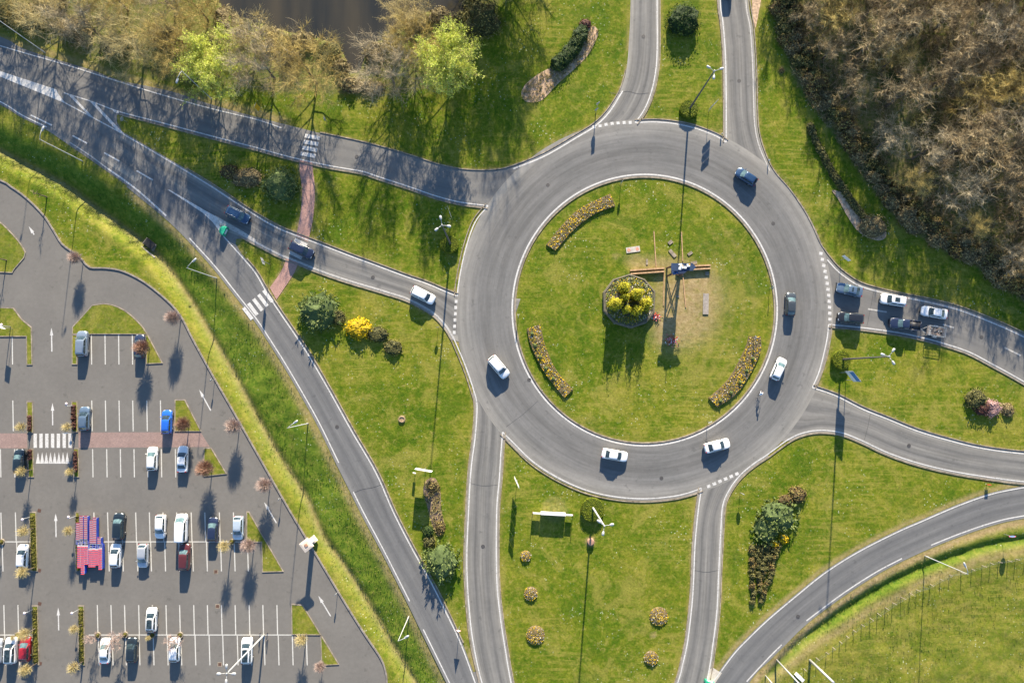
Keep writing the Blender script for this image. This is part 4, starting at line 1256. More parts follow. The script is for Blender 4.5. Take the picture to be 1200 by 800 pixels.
# ---- shrubs on the verges and islands
for a in [
    ('evergreen_shrub', 'round dark evergreen on the north splitter island', (800, 26), 3.2, 3.1, 2.9, 'dark', .22, False),
    ('evergreen_shrub', 'round dark green shrub beside the pink path', (330, 219), 3.4, 3.4, 2.7, 'pine', .42, True),
    ('pine_shrub', 'large grey green pine shrub left of the yellow forsythia', (375, 365), 3.7, 3.7, 2.7, 'pine', .55, True),
    ('pine_shrub', 'spreading grey green pine shrub at the foot of the mulch bed', (518, 657), 3.0, 3.3, 2.7, 'pine', .55, True),
    ('pine_shrub', 'broad grey green pine shrub between brown heather and dark brown shrub', (910, 603), 3.4, 2.9, 2.0, 'pine', .5, True),
    ('pine_shrub', 'smaller pine shrub just above the brown heather rows', (897, 619), 2.3, 2.5, 1.6, 'pine', .5, True),
    ('forsythia', 'bright yellow forsythia in full bloom beside the pine shrub', (421, 385), 2.45, 1.95, 1.7, 'yellow', .26, False),
    ('broom_shrub', 'small yellow flowering broom, left of two, below the pine shrub', (907, 637), .95, .7, .8, 'yellow', .2, False),
    ('broom_shrub', 'small yellow flowering broom, right of two, below the pine shrub', (918, 631), .95, .9, .9, 'yellow', .2, False),
    ('olive_shrub', 'brown green shrub squeezed between pine shrub and forsythia', (396, 372), 1.6, 1.5, 1.1, 'olive', .2, False),
    ('olive_shrub', 'dark brown green shrub right of the forsythia', (443, 392), 2.2, 1.5, 1.1, 'olive', .2, False),
    ('olive_shrub', 'brown green shrub at the far right end of the forsythia group', (461, 407), 1.9, 1.5, 1.0, 'olive', .2, False),
    ('olive_shrub', 'small dark shrub just north of the pine at the mulch bed', (503, 634), 1.2, 1.3, 1.2, 'olive', .2, False),
    ('olive_shrub', 'small dark green shrub beside the lower end of the mulch bed', (502, 622), 1.1, 1.1, 1.2, 'dark', .18, False),
    ('heather_shrub', 'brown dried shrub at the top of the mulch bed', (508, 571), 1.3, 1.0, .7, 'brown', .2, False),
    ('heather_shrub', 'brown dried shrub at the bottom right of the mulch bed', (516, 618), 1.0, 1.2, .7, 'brown', .2, False),
    ('brown_shrub', 'brown leafless shrub left of the round shrub by the pink path', (290, 209), 3.1, 2.0, 1.4, 'beige', .24, False),
    ('brown_shrub', 'pale brown shrub at the left end of the island thicket', (270, 202), 1.9, 1.5, 1.1, 'brown', .24, False),
    ('brown_shrub', 'dark brown shrub above the pine shrub on the south east lawn', (934, 579), 1.8, 1.6, 1.4, 'brown', .22, False),
    ('brown_shrub', 'brown shrub joining the dark one to the pine shrub on the south east lawn', (921, 586), 1.5, 1.1, 1.0, 'brown', .22, False),
    ('dark_shrub', 'dark shrub on the left of the pink blossoming one', (1142, 467), 2.0, 2.0, 1.7, 'olive', .22, False),
    ('dark_shrub', 'dark shrub behind and below the pink blossoming one', (1150, 478), 1.6, 1.5, 1.3, 'plum', .22, False),
    ('blossom_shrub', 'pink blossoming shrub on the east splitter island', (1161, 478), 1.6, 1.7, 1.4, 'blossom', .22, False),
    ('beige_shrub', 'straw coloured shrub at the right end of the blossoming group', (1180, 480), 1.2, 1.4, .9, 'beige', .22, False),
    ('beige_shrub', 'pale straw coloured bush at the lower end of the long hedge', (1022, 266), 2.7, 2.3, 1.9, 'beige', .26, False),
    ('brown_shrub', 'tiny brown tuft on the lawn beside the north east road', (916, 83), .5, .6, .5, 'brown', .16, False),
    ('reddish_shrub', 'plum red shrub at the top of the dark hedge on the sandy bed', (686, 29), 1.2, 1.0, 1.0, 'plum', .2, False),
]:
    shrub(a[0], a[1], 'shrub', a[2], a[3], a[4], a[5], a[6], size=a[7], tuft=a[8], amp=.3, f=2.0)
# dark hedge of the sandy bed and the long brown hedge: clipped rows, one mesh each
def hedge_row(name, label, line, rad, hgt, kind, size=.2, per=60, amp=.35, cat='hedge'):
    L_ = smooth_line(line, 5.0); mb = MB()
    o0 = at(*line[len(line) // 2]); o0.z = 0
    for i, p in enumerate(L_):
        q = at(p.x, p.y) - o0; q.z = -.05
        foliage(mb, i * 3 + len(line), rad * (.85 + .3 * noise.noise(Vector((i * .7, 0, 0)))), rad, hgt * (.9 + .25 * noise.noise(Vector((i * .5, 3, 0)))), per, size, amp, q, 3, 2.0)
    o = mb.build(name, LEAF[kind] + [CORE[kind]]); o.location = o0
    return tag(o, label, cat)
hedge_row('hedge', 'dark green clipped hedge along the sandy bed', [(681, 40), (674, 54), (664, 66), (654, 76)], 1.75, 1.9, 'dark', .2, 210)
hedge_row('hedge', 'long low brown hedge in front of the leafless wood', [(949, 149), (956, 166), (966, 186), (976, 204), (988, 222), (1000, 240), (1010, 252)], 0.9, .95, 'olive', .2, 100)
def stalks(label, pts, n, name='dry_plants'):
    r = random.Random(n); mb = MB(); o0 = at(*pts[0]); o0.z = 0
    P_ = smooth_line(pts, 3.0, True)
    for i in range(n):
        for _ in range(30):
            x, y = r.uniform(min(p.x for p in P_), max(p.x for p in P_)), r.uniform(min(p.y for p in P_), max(p.y for p in P_))
            if inside([(p.x, p.y) for p in P_], x, y): break
        p = at(x, y) - o0; p.z = .04
        for k in range(7):
            d = Vector((r.gauss(0, .7), r.gauss(0, .7), 1)).normalized() * r.uniform(.15, .45)
            mb.tube([p, p + d], [.022, .012], 3, r.choice((0, 1, 2)), False)
        if r.random() < .35:
            for k in range(6): leaf_quad(mb, p + Vector((r.gauss(0, .15), r.gauss(0, .15), r.uniform(.08, .3))), .16, r, 3)
    o = mb.build(name, TW['tan'] + [LEAF['olive'][1]]); o.location = o0; o['kind'] = 'stuff'; tag(o, label, 'dry plants')
stalks('dry brown stalks and weeds covering the sandy bed', [(692, 31), (701, 36), (698, 48), (688, 66), (672, 82), (652, 100), (634, 118), (616, 119), (611, 108), (620, 95), (640, 82), (662, 72), (680, 50)], 420)
stalks('dry brown stalks and weeds covering the mulch bed', [(500, 562), (510, 560), (516, 575), (517, 596), (521, 618), (514, 628), (506, 612), (500, 590), (496, 574)], 260)
# rows of brown heather below the pine shrub: countable tufts
hr = random.Random(5); hp = []
for k in range(7):
    pass
for row in range(14):
    y = 640 + row * 4.9
    x0, x1 = 881 + .1 * row, 912 - row * 1.5
    nx = max(2, int((x1 - x0) / 4.6))
    for i in range(nx): hp.append((x0 + (x1 - x0) * i / max(1, nx - 1) + hr.uniform(-1.2, 1.2), y + hr.uniform(-1.4, 1.4)))
for j, p in enumerate(hp):
    shrub('heather_tuft', 'small brown heather tuft in the planted rows below the pine shrub', 'plant', p, hr.uniform(.42, .70), hr.uniform(.42, .70), hr.uniform(.5, .95), 'brown' if hr.random() < .42 else 'olive', n=90, size=.17, group='heather tufts', seed=j % 5)

# clipped round hedges at the feet of the tall masts
def round_hedge(px, rad, label):
    p = at(*px); mb = MB(); r = random.Random(int(px[0]))
    mb.lathe([(.30, .0), (rad * .93, .0), (rad * .97, .5), (rad * .9, .86), (.30, .90)], 26, m=3)
    for i in range(2600):
        a = r.uniform(0, 6.28)
        if r.random() < .55:
            q = math.sqrt(r.uniform(.03, 1)) * rad; c = Vector((q * math.cos(a), q * math.sin(a), .93 - .10 * (q / rad) ** 6 + r.uniform(-.04, .04))); nn = Vector((0, 0, 1))
        else:
            c = Vector((rad * math.cos(a), rad * math.sin(a), r.uniform(0, .9))) * 1.0; nn = Vector((math.cos(a), math.sin(a), .1))
        leaf_quad(mb, c, .13 * r.uniform(.6, 1.4), r, r.choice((0, 1, 1, 2)), nn)
    o = mb.build('round_hedge', LEAF['hedge'] + [CORE['hedge']]); o.location = p
    return tag(o, label, 'hedge', 'clipped round hedges at the mast feet')
round_hedge((806.5, 129.5), 1.6, 'clipped round hedge at the mast on the north splitter island')
round_hedge((527, 287), 1.6, 'clipped round hedge at the mast on the west splitter island')
round_hedge((984, 421.5), 1.6, 'clipped round hedge at the mast on the east splitter island')
round_hedge((694, 596), 2.0, 'largest clipped round hedge, at the mast on the south lawn')

# ---- flower beds
FLOW = LEAF['yellow'] + [leafy('orange_flower', (.46, .30, .02)), leafy('white_flower', (.60, .56, .48)), leafy('bed_leaf', (.13, .15, .03)), leafy('dry_stem', (.20, .16, .06))]
SOIL_BED = plain('planting_soil', (.12, .085, .045), .95, var=.5, scale=4)
def flower_patch(mb, pts, n, r, spread, hz, white=.12, size=.16):
    for i in range(n):
        c = r.choice(pts) if not callable(pts) else pts(r)
        c = Vector((c[0] + r.gauss(0, spread), c[1] + r.gauss(0, spread), hz + r.uniform(-.05, .12)))
        q = r.random()
        m = r.choice((0, 1, 2)) if q < .40 else 3 if q < .44 else 4 if q < .44 + white else 5 if q < .88 else 6
        leaf_quad(mb, c, size * r.uniform(.6, 1.3), r, m, Vector((0, 0, 1)))
def round_bed(px, rad, label):
    t = thing('flower_bed', label, 'flower bed', at(*px), 0, 'round flower beds on the south lawn')
    mb = MB(); mb.lathe([(rad, -.05), (rad * .98, .14), (rad * .75, .34), (rad * .3, .42), (.05, .43)], 20)
    mb.build('soil', SOIL_BED, t, True)
    r = random.Random(int(px[0])); mb = MB()
    def pt(r):
        a = r.uniform(0, 6.28); q = rad * math.sqrt(r.random()); return (q * math.cos(a), q * math.sin(a))
    for i in range(int(260 * rad * rad)):
        c = pt(r); q = math.hypot(*c) / rad
        flower_patch(mb, [c], 1, r, .02, .44 - .28 * q * q, .2)
    mb.build('flowers', FLOW, t)['kind'] = 'stuff'
for px, rd, lab in (((616, 651), .95, 'smallest round flower bed, left column, nearest the white board'), ((622, 695), 1.2, 'middle round flower bed of the left column on the south lawn'),
                    ((627.5, 743.5), 1.6, 'large round flower bed at the bottom of the left column'), ((772, 721.5), 1.6, 'large round flower bed on the right half of the south lawn'),
                    ((763, 770.5), 1.25, 'smaller round flower bed below the large one on the right')):
    round_bed(px, rd, lab)
def curved_bed(outer, inner, label, shrubs=0):
    o, i = resample(smooth_line(outer, 3.0), 26), resample(smooth_line(inner, 3.0), 26)
    c = at((o[13].x + i[13].x) / 2, (o[13].y + i[13].y) / 2)
    t = thing('flower_bed', label, 'flower bed', c, 0, 'curved flower beds on the central island')
    A = [at(p.x, p.y) - c for p in o]; B = [at(p.x, p.y) - c for p in i]
    mb = MB(); mb.loft([[(a.x, a.y, -.05), (a.x, a.y, .30), ((a.x + b.x) / 2, (a.y + b.y) / 2, .40), (b.x, b.y, .30), (b.x, b.y, -.05)] for a, b in zip(A, B)])
    mb.build('soil', SOIL_BED, t)
    r = random.Random(len(label)); mb = MB()
    for k in range(1500):
        j = r.random() * 24.99; q = int(j); u = r.uniform(.04, .96)
        a = A[q].lerp(A[q + 1], j - q); b = B[q].lerp(B[q + 1], j - q); p = a.lerp(b, u)
        flower_patch(mb, [(p.x, p.y)], 1, r, .02, .38 - .1 * abs(u - .5), .10, .20)
    mb.build('flowers', FLOW, t)['kind'] = 'stuff'
    for k in range(shrubs):
        q = 2 + k * 4; p = A[q].lerp(B[q], .3)
        mb = MB(); foliage(mb, k, .32, .32, .5, 90, .13, .2, (p.x, p.y, .3)); mb.build('small_plant', LEAF['pine'] + [CORE['pine']], t)
curved_bed([(640, 287), (661, 261.5), (682, 243), (715, 227.5)], [(651, 294), (672, 270), (697, 251), (720.5, 242)], 'curved yellow flower bed in the north west of the central island')
curved_bed([(617.5, 385), (622, 404), (637, 435), (661, 466)], [(633, 380), (639, 405), (651, 432), (671.5, 456.5)], 'curved yellow flower bed in the south west of the central island', 5)
curved_bed([(840, 476.5), (857, 466), (872, 449), (890, 414), (891, 394)], [(830, 466), (846, 452), (858, 437), (873, 408), (877, 394)], 'curved yellow flower bed in the south east of the central island', 5)

# raised polygonal bed with golden conifers
BX = [(737, 321), (755, 327), (767.5, 342), (766.5, 367), (757, 379), (739, 385), (719, 379), (706.5, 365), (706, 343), (718, 327)]
c = at(737, 353)
t = thing('raised_bed', 'raised polygonal planting bed beside the wooden tower on the central island', 'planting bed', c)
P = [(at(*p) - c).to_2d() for p in BX]
mb = MB(); mb.loft([[(p.x * k, p.y * k, z) for p in P] for k, z in ((1.0, -.05), (.985, .75), (.93, .82), (.90, .70))], caps=False)
mb.prism([(p.x * .91, p.y * .91) for p in P], .2, .72)
mb.build('bed_wall', plain('bed_stone', (.12, .105, .07), .9, var=.35, scale=3), t)
r = random.Random(8); mb = MB()
for k in range(2600):
    a = r.uniform(0, 6.28); q = r.uniform(.62, .98) if r.random() < .75 else r.random()
    rr = 4.3 * q; x, y = rr * math.cos(a), rr * math.sin(a)
    flower_patch(mb, [(x, y)], 1, r, .05, .80 - .5 * max(0, q - .9), .10, .22)
mb.build('flowers', [LEAF['hedge'][1], LEAF['yellow'][1], LEAF['hedge'][2], FLOW[5], FLOW[4], LEAF['pine'][1], FLOW[6]], t)['kind'] = 'stuff'
for k, (px, h, wr_) in enumerate((((729, 340), 4.3, .95), ((730, 350), 3.6, .85), ((743, 347), 4.6, .95), ((719, 358), 4.6, 1.05), ((754, 358), 4.2, 1.05), ((732, 364), 3.4, .9), ((743, 365), 3.9, .95))):
    mb = MB(); rr_ = random.Random(k); wr_ *= (.95, .8, 1.1, 1.2, .9, .75, 1.05)[k]
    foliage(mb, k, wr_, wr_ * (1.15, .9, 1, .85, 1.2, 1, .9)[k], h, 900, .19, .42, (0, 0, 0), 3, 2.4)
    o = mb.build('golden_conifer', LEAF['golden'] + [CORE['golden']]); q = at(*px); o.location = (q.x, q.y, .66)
    tag(o, ('golden conifer, northernmost in the raised bed', 'golden conifer in the middle of the left half of the raised bed', 'tallest golden conifer in the upper right of the raised bed', 'golden conifer at the left edge of the raised bed',
            'golden conifer at the right edge of the raised bed', 'small golden conifer, lower left of centre in the raised bed', 'golden conifer, southernmost in the raised bed')[k], 'conifer', 'golden conifers in the raised bed')

# ---- small trees of the car park
for px, pr, s, lab in [
    ((55, 231), P_THIN[0], 1.0, 'thin bare young tree on the verge north of the car park bend'), ((8, 305), P_THIN[0], 1.0, 'thin bare young tree at the left edge on the half round island'),
    ((98, 305), P_PINK[0], .85, 'pale pink bare tree at the mouth of the curved car park lane'), ((212, 374), P_PINK[1], 1.0, 'pale pink bare tree on the outer bend of the car park lane'),
    ((281, 498), P_PINK[0], 1.0, 'pale pink bare tree beside the diagonal lane, opposite the blue car'), ((317, 565), P_PINK[1], 1.0, 'pale pink bare tree on the verge south of the lane lamp'),
    ((175.5, 408), P_RUSSET[0], 1.0, 'russet bare tree beside the dark car on the curved island'), ((222, 496), P_RUSSET[1], 1.0, 'russet bare tree on the triangular island by the blue car'),
    ((249, 546), P_RUSSET[0], 1.08, 'russet bare tree on the small triangle below the paved crossing'), ((298, 635), P_PINK[1], 1.0, 'pink bare tree beside the pale blue car'),
    ((359, 742), P_TAN[0], 1.15, 'tan bare tree on the upper part of the southern island'), ((379, 775), P_PINK[0], .7, 'small pink bare tree at the tip of the southern island'),
    ((37, 499), P_TAN[0], .9, 'tan bare tree on the left median above the crossing'), ((89, 499), P_TAN[1], .85, 'tan bare tree on the right median above the crossing'),
    ((37.5, 550), P_TAN[1], .95, 'tan bare tree on the left median below the crossing'), ((91, 551), P_TAN[0], .8, 'tan bare tree on the right median below the crossing'),
    ((41, 618), P_TAN[0], 1.0, 'tan bare tree at the top of the median left of the trolleys'), ((91.5, 618), P_TAN[1], .9, 'tan bare tree at the top of the strip beside the trolleys'),
    ((42, 664), P_TAN[1], 1.1, 'tan bare tree overhanging the white car on the left median'), ((43, 735), P_TAN[0], 1.15, 'tan bare tree on the lower left median above the red car'),
    ((97, 731), P_TAN[1], .85, 'tan bare tree at the top of the lower right median'), ((44.5, 776), P_TAN[1], 1.1, 'tan bare tree overhanging the red car'), ((98, 774), P_TAN[0], 1.0, 'tan bare tree at the foot of the lower right median')]:
    make_tree('young_tree', lab, 'tree', px, pr, 'young trees of the car park', scale=s, z=.1 if px[0] > 20 and lab.find('median') > 0 else None)
# round planters on the bay lines with what grows in them
pl_mesh = None
for px, pr, s, lab, tl in [((115, 743.5), P_BLOS[0], .6, 'round planter left of the white coupe', 'small pink bare tree in the planter left of the white coupe'), ((147, 743), P_BLOS[0], 1.0, 'round planter between the white coupe and the black car', 'wide pink bare tree over the white coupe'),
                           ((211.5, 743.5), P_BLOS[0], .8, 'round planter above the white car with pink glass', 'pink bare tree over the white car with pink glass'), ((272, 634.5), P_TAN[0], 1.1, 'round planter between navy and pale blue cars', 'yellowish bare tree in the planter between navy and pale blue cars'),
                           ((179, 743.5), P_TAN[1], .5, 'round planter behind the white car with dark roof', 'little tan tree behind the white car with dark roof'), ((2.5, 634.5), P_TAN[0], .7, 'round planter at the left edge of the car park', 'little tan tree in the planter at the left edge'),
                           ((21.5, 743.5), P_TAN[1], .5, 'round planter between the white and the red car', 'little tan tree in the planter near the red car')]:
    t = thing('planter', lab, 'planter', at(*px, ) + Vector((0, 0, .02)), 0, 'round planters on the bay lines')
    mb = MB(); mb.lathe([(.52, 0), (.52, .20), (.42, .20), (.40, .12), (.02, .12)], 18); mb.build('rim', M['kerb'], t)
    mb = MB(); foliage(mb, 3, .36, .36, .34, 120, .1, .3, (0, 0, .1)); mb.build('foliage', LEAF['strip'] + [CORE['strip']], t)
    q = make_tree('young_tree', tl, 'tree', px, pr, 'young trees of the car park', scale=s, z=.12)
# planted medians: low hedges
def strip_hedge(label, a, b, w, h, kind, group='low hedges on the car park medians'):
    A, B = at(*a), at(*b); c = (A + B) / 2; d = (B - A) / 2; mb = MB(); n = max(2, int((B - A).length / .5))
    for i in range(n):
        p = A.lerp(B, (i + .5) / n) - c
        foliage(mb, i + int(a[0]), w, .5, h * (.85 + .3 * noise.noise(Vector((i * .8, a[0], 0)))), 70, .13, .3, (p.x, p.y, 0))
    o = mb.build('low_hedge', LEAF[kind] + [CORE[kind]]); o.location = (c.x, c.y, .10)
    tag(o, label, 'hedge', group)
for lab, a, b, w, h, k in [
    ('yellowish hedge on the median left of the shopping trolleys', (39, 603), (41, 666), .42, .7, 'strip'), ('yellowish hedge strip beside the shopping trolleys', (91.3, 603), (92.4, 666), .32, .5, 'strip'),
    ('yellowish hedge on the lower left median by the red car', (41.5, 713), (43, 774), .42, .7, 'strip'), ('bright yellow green hedge on the lower right median', (95.5, 713), (96.5, 774), .42, .6, 'strip'),
    ('plum red hedge above the crossing, right median', (87.5, 475), (88.3, 502), .34, 1.1, 'plum'), ('plum red hedge below the crossing, right median', (89.3, 529), (90, 552), .34, .9, 'plum'),
    ('plum red shrub on the left median above the crossing', (35.6, 487), (36, 504), .36, .8, 'plum'), ('plum red shrub on the left median below the crossing', (36.2, 527), (36.4, 538), .36, .8, 'plum')]:
    strip_hedge(lab, a, b, w, h, k)
# ================================================================== vehicles
def paint(name, col, metal=.0, rough=.32):
    m, nt, b = new_mat('car_paint_' + name)
    f = noise_tex(nt, coords(nt), 1.2, 4)
    L(nt, ramp(nt, f, (.3, [c * .93 for c in col]), (.7, [min(1, c * 1.05) for c in col])), b.inputs['Base Color'])
    b.inputs['Roughness'].default_value = rough; b.inputs['Metallic'].default_value = metal
    b.inputs['Coat Weight'].default_value = .8; b.inputs['Coat Roughness'].default_value = .06
    return m
PAINT = {'white': paint('white', (.74, .74, .73)), 'pearl': paint('pearl', (.70, .69, .66)), 'silver': paint('silver', (.44, .46, .48), .35), 'blue grey': paint('blue_grey', (.22, .27, .33), .35),
         'steel blue': paint('steel_blue', (.12, .175, .24), .35), 'black': paint('black', (.016, .017, .02)), 'navy': paint('navy', (.016, .024, .055)), 'deep blue': paint('deep_blue', (.022, .058, .125), .2),
         'bright blue': paint('bright_blue', (.018, .115, .50)), 'red': paint('red', (.30, .012, .018)), 'maroon': paint('maroon', (.085, .018, .018)), 'dark teal': paint('dark_teal', (.016, .026, .034), .2),
         'pale blue': paint('pale_blue', (.45, .53, .60), .2), 'dark grey': paint('dark_grey', (.055, .065, .07), .3)}
GLASS = None
m, nt, b = new_mat('tinted_car_glass'); b.inputs['Base Color'].default_value = (.018, .030, .034, 1); b.inputs['Roughness'].default_value = .06; b.inputs['Specular IOR Level'].default_value = .8
L(nt, ramp(nt, noise_tex(nt, coords(nt), 2.5, 3), (.35, (.012, .020, .024)), (.65, (.04, .062, .068))), b.inputs['Base Color']); GLASS = m
m, nt, b = new_mat('clear_car_glass'); b.inputs['Roughness'].default_value = .08; b.inputs['Specular IOR Level'].default_value = .8
L(nt, ramp(nt, noise_tex(nt, coords(nt), 2.2, 3), (.35, (.05, .085, .090)), (.65, (.12, .19, .19))), b.inputs['Base Color']); GLASS2 = m
RUBBER = plain('tyre_rubber', (.02, .02, .021), .85)
ALLOY = plain('alloy_rim', (.45, .46, .47), .35, .8)
LAMPW = plain('headlamp_glass', (.62, .66, .68), .12, .2)
LAMPR = plain('tail_lamp', (.30, .012, .012), .2)
TRIM = plain('black_trim', (.022, .022, .024), .6)
CHROME = plain('roof_rail_metal', (.55, .56, .58), .25, .9)

KINDS_ = {  # length, width, height, hood front z, cowl z, tail z, windscreen base/top, roof end, rear base, rear deck start
    'hatch': dict(L=4.08, W=1.76, H=1.47, zf=.70, zc=.96, zr=.98, t=(.245, .43, .86, .975)),
    'sedan': dict(L=4.55, W=1.80, H=1.44, zf=.68, zc=.95, zr=1.0, t=(.27, .44, .70, .865)),
    'suv': dict(L=4.45, W=1.86, H=1.66, zf=.86, zc=1.10, zr=1.10, t=(.24, .385, .90, .975)),
    'van': dict(L=4.85, W=1.95, H=1.88, zf=.90, zc=1.16, zr=1.2, t=(.15, .30, .965, .992)),
    'pickup': dict(L=5.3, W=1.88, H=1.75, zf=.95, zc=1.15, zr=1.08, t=(.25, .37, .555, .615)),
}
CAR_MESH = {}
def car_meshes(kind):
    if kind in CAR_MESH: return CAR_MESH[kind]
    k = KINDS_[kind]; Lc, W, H = k['L'], k['W'], k['H']; t0, t1, t2, t3 = k['t']
    X = lambda t: Lc / 2 - t * Lc
    def zt(t):   # height of the body line
        if t < t0: u = t / t0; return k['zf'] + (k['zc'] - k['zf']) * (1 - (1 - u) ** 1.6)
        if kind == 'sedan' and t > t3: u = (t - t3) / (1 - t3); return k['zr'] - .06 * u * u
        return k['zc'] + (k['zr'] - k['zc']) * min(1, (t - t0) / (t3 - t0))
    def hw(t):
        w = W / 2
        if t < .16: w *= 1 - .30 * ((.16 - t) / .16) ** 2.2
        if t > .88: w *= 1 - .16 * ((t - .88) / .12) ** 2.2
        return w
    out = {}
    mb = MB(); rings = []
    ts = [0, .006, .02, .045, .08, .12, .16, .2, t0, .3, .4, .5, .6, .7, .8, .86, .91, .95, .975, .992, 1.0]
    for t in sorted(set(ts)):
        w, z = hw(t), zt(t); e = 1.0; drop = 0
        if t < .02: e = .90 + 5 * t; drop = .12 * (1 - t / .02)
        if t > .98: e = .93 + .07 * (1 - t) / .02; drop = .08 * (t - .98) / .02
        w *= e; z -= drop; x = X(t)
        bulge = .10 * (1 if t < .03 else 0)
        half = [(.80, .20), (.96, .34), (1.0, .56), (.99, z * .80), (.955, z - .05), (.86, z), (.5, z + .025), (0, z + .035)]
        ring = [(x - bulge * (a ** 2) * .6, -w * a, h) for a, h in half] + [(x - bulge * (a ** 2) * .6, w * a, h) for a, h in half[-2::-1]]
        rings.append(ring)
    mb.loft(rings)
    # greenhouse
    wb, wt = W / 2 * .90, W / 2 * (.72 if kind != 'van' else .80)
    def gl(u, lvl):   # outline point: level 0 belt, 1 roof edge
        pass
    def outline(x0, x1, w, bul0, bul1, z, n=7):
        pts = []
        for i in range(n): y = -w + 2 * w * i / (n - 1); pts.append((x0 + bul0 * (1 - (y / w) ** 2), y, z))
        for i in range(n): y = w - 2 * w * i / (n - 1); pts.append((x1 - bul1 * (1 - (y / w) ** 2), y, z))
        return pts
    zc_, zr_ = k['zc'] - .03, k['zr'] - .03
    low = outline(X(t0), X(t3), wb, .16, .08, zc_); low = [(p[0], p[1], zc_ if i < 7 else zr_) for i, p in enumerate(low)]
    top = outline(X(t1), X(t2), wt, .12, .06, H - .07)
    r1 = outline(X(t1) - .10, X(t2) + .08, wt * .93, .12, .06, H - .02)
    r2 = outline(X(t1) - .45, X(t2) + .30, wt * .62, .08, .04, H)
    mb.loft([low, top, r1, r2])
    if kind == 'pickup':   # open load bed
        x0, x1 = X(.64), X(.985)
        mb.box(((x0 + x1) / 2, 0, k['zr'] + .02), (x0 - x1, W * .80, .03), m=1)
        for s in (-1, 1): mb.box(((x0 + x1) / 2, s * W * .435, k['zr'] + .07), (x0 - x1 + .06, .09, .12))
        mb.box((x1, 0, k['zr'] + .06), (.07, W * .80, .11)); mb.tube([(x0 + .05, -wt, k['zr']), (x0, -wt * .95, H - .12), (x0, wt * .95, H - .12), (x0 + .05, wt, k['zr'])], .035, 6)
    out['body'] = mb
    def V(p): return Vector(p)
    def pane(a0, a1, b0, b1, bul_a, bul_b, m=0, i0=.07, i1=.93, j0=.10, j1=.90, off=.014, nseg=6):
        """grid between lower edge a0-a1 and upper edge b0-b1, bulged, inset and lifted off the body"""
        q = MB(); g = []
        for j in (0, 1):
            v = j0 + (j1 - j0) * j; row = []
            for i in range(nseg + 1):
                u = i0 + (i1 - i0) * i / nseg; bl = 1 - (2 * u - 1) ** 2
                pa = V(a0).lerp(V(a1), u) + Vector((bul_a * bl, 0, 0)); pb = V(b0).lerp(V(b1), u) + Vector((bul_b * bl, 0, 0))
                row.append(pa.lerp(pb, v))
            g.append(row)
        n = (g[0][-1] - g[0][0]).cross(g[1][0] - g[0][0]).normalized()
        cen = (g[0][0] + g[1][-1]) / 2
        if n.dot(cen - Vector((0, 0, .8))) < 0: n = -n
        G0 = [[p + n * off for p in row] for row in g]; G1 = [[p - n * .02 for p in row] for row in g]
        ring_o = G0[0] + G0[1][::-1]; ring_i = G1[0] + G1[1][::-1]
        for i in range(nseg):
            f = (G0[0][i], G0[0][i + 1], G0[1][i + 1], G0[1][i])
            if (f[1] - f[0]).cross(f[2] - f[0]).dot(n) < 0: f = f[::-1]
            q.face(f, m)
        q.loft([ring_i, ring_o], m, True, False)
        return q
    lowz, topz = zc_, H - .07
    out['windscreen'] = pane((X(t0), -wb, zc_), (X(t0), wb, zc_), (X(t1), -wt, topz), (X(t1), wt, topz), .16, .12, 0, .06, .94, .08, .95)
    out['rear_window'] = pane((X(t3), -wb, zr_), (X(t3), wb, zr_), (X(t2), -wt, topz), (X(t2), wt, topz), -.08, -.06, 0, .09, .91, .25 if kind in ('hatch', 'suv', 'van') else .1, .92)
    for s, nm in ((-1, 'side_window_r'), (1, 'side_window_l')):
        xa, xb = X(t0), X(t3); ya, yb = X(t1), X(t2)
        cut = .48
        a = lambda u: (xa + (xb - xa) * u, s * wb, zc_ + (zr_ - zc_) * u); b_ = lambda u: (ya + (yb - ya) * u, s * wt, topz)
        out[nm + '0'] = pane(a(.0), a(cut), b_(.0), b_(cut - .02), 0, 0, 0, .10, .97, .14, .90, nseg=2)
        if kind != 'pickup': out[nm + '1'] = pane(a(cut), a(1), b_(cut), b_(1), 0, 0, 0, .03, .86, .14, .90, nseg=2)
    # lamps, mirrors, grille
    for s in (-1, 1):
        q = MB(); q.loft([[(X(.035) + dx * .5, s * hw(.05) * (.60 + dy), zt(.04) - .10 + dz) for dx, dy, dz in ((.30, -.16, -.06), (.10, .30, -.05), (-.30, .36, .03), (.05, -.16, .05))],
                          [(X(.035) + dx * .5, s * hw(.05) * (.60 + dy), zt(.04) + .03 + dz) for dx, dy, dz in ((.20, -.14, -.06), (.02, .25, -.06), (-.40, .32, .0), (-.10, -.14, .0))]])
        out['headlight%d' % s] = q
        q = MB(); zz_ = k['zr'] - .12
        q.box((X(.985), s * hw(.98) * .80, zz_), (.13, hw(.98) * .30, .22), 0); out['tail_light%d' % s] = q
        q = MB(); q.loft([[(X(t0 + .055) + a_ * sc_, s * (W / 2 * .95 + o_), zc_ + .10 + h_ * sc_) for a_, h_ in ((.07, 0), (.02, .07), (-.07, .06), (-.07, -.05), (.04, -.06))] for o_, sc_ in ((0, .5), (.06, 1.0), (.17, 1.0), (.21, .7))])
        out['mirror%d' % s] = q
    q = MB(); q.box((X(.004), 0, k['zf'] - .22), (.06, W * .52, .16)); q.box((X(.008), 0, .30), (.07, W * .70, .10)); out['grille'] = q
    q = MB(); q.box((X(.996), 0, .42), (.06, W * .74, .16)); out['bumper'] = q
    q = MB(); q.prism([(X(t1) - .38, -wt * .58), (X(t1) - .38, wt * .58), (X(t1 + .5 * (t2 - t1)) - .1, wt * .58), (X(t1 + .5 * (t2 - t1)) - .1, -wt * .58)], H - .02, H + .012); out['sunroof'] = q
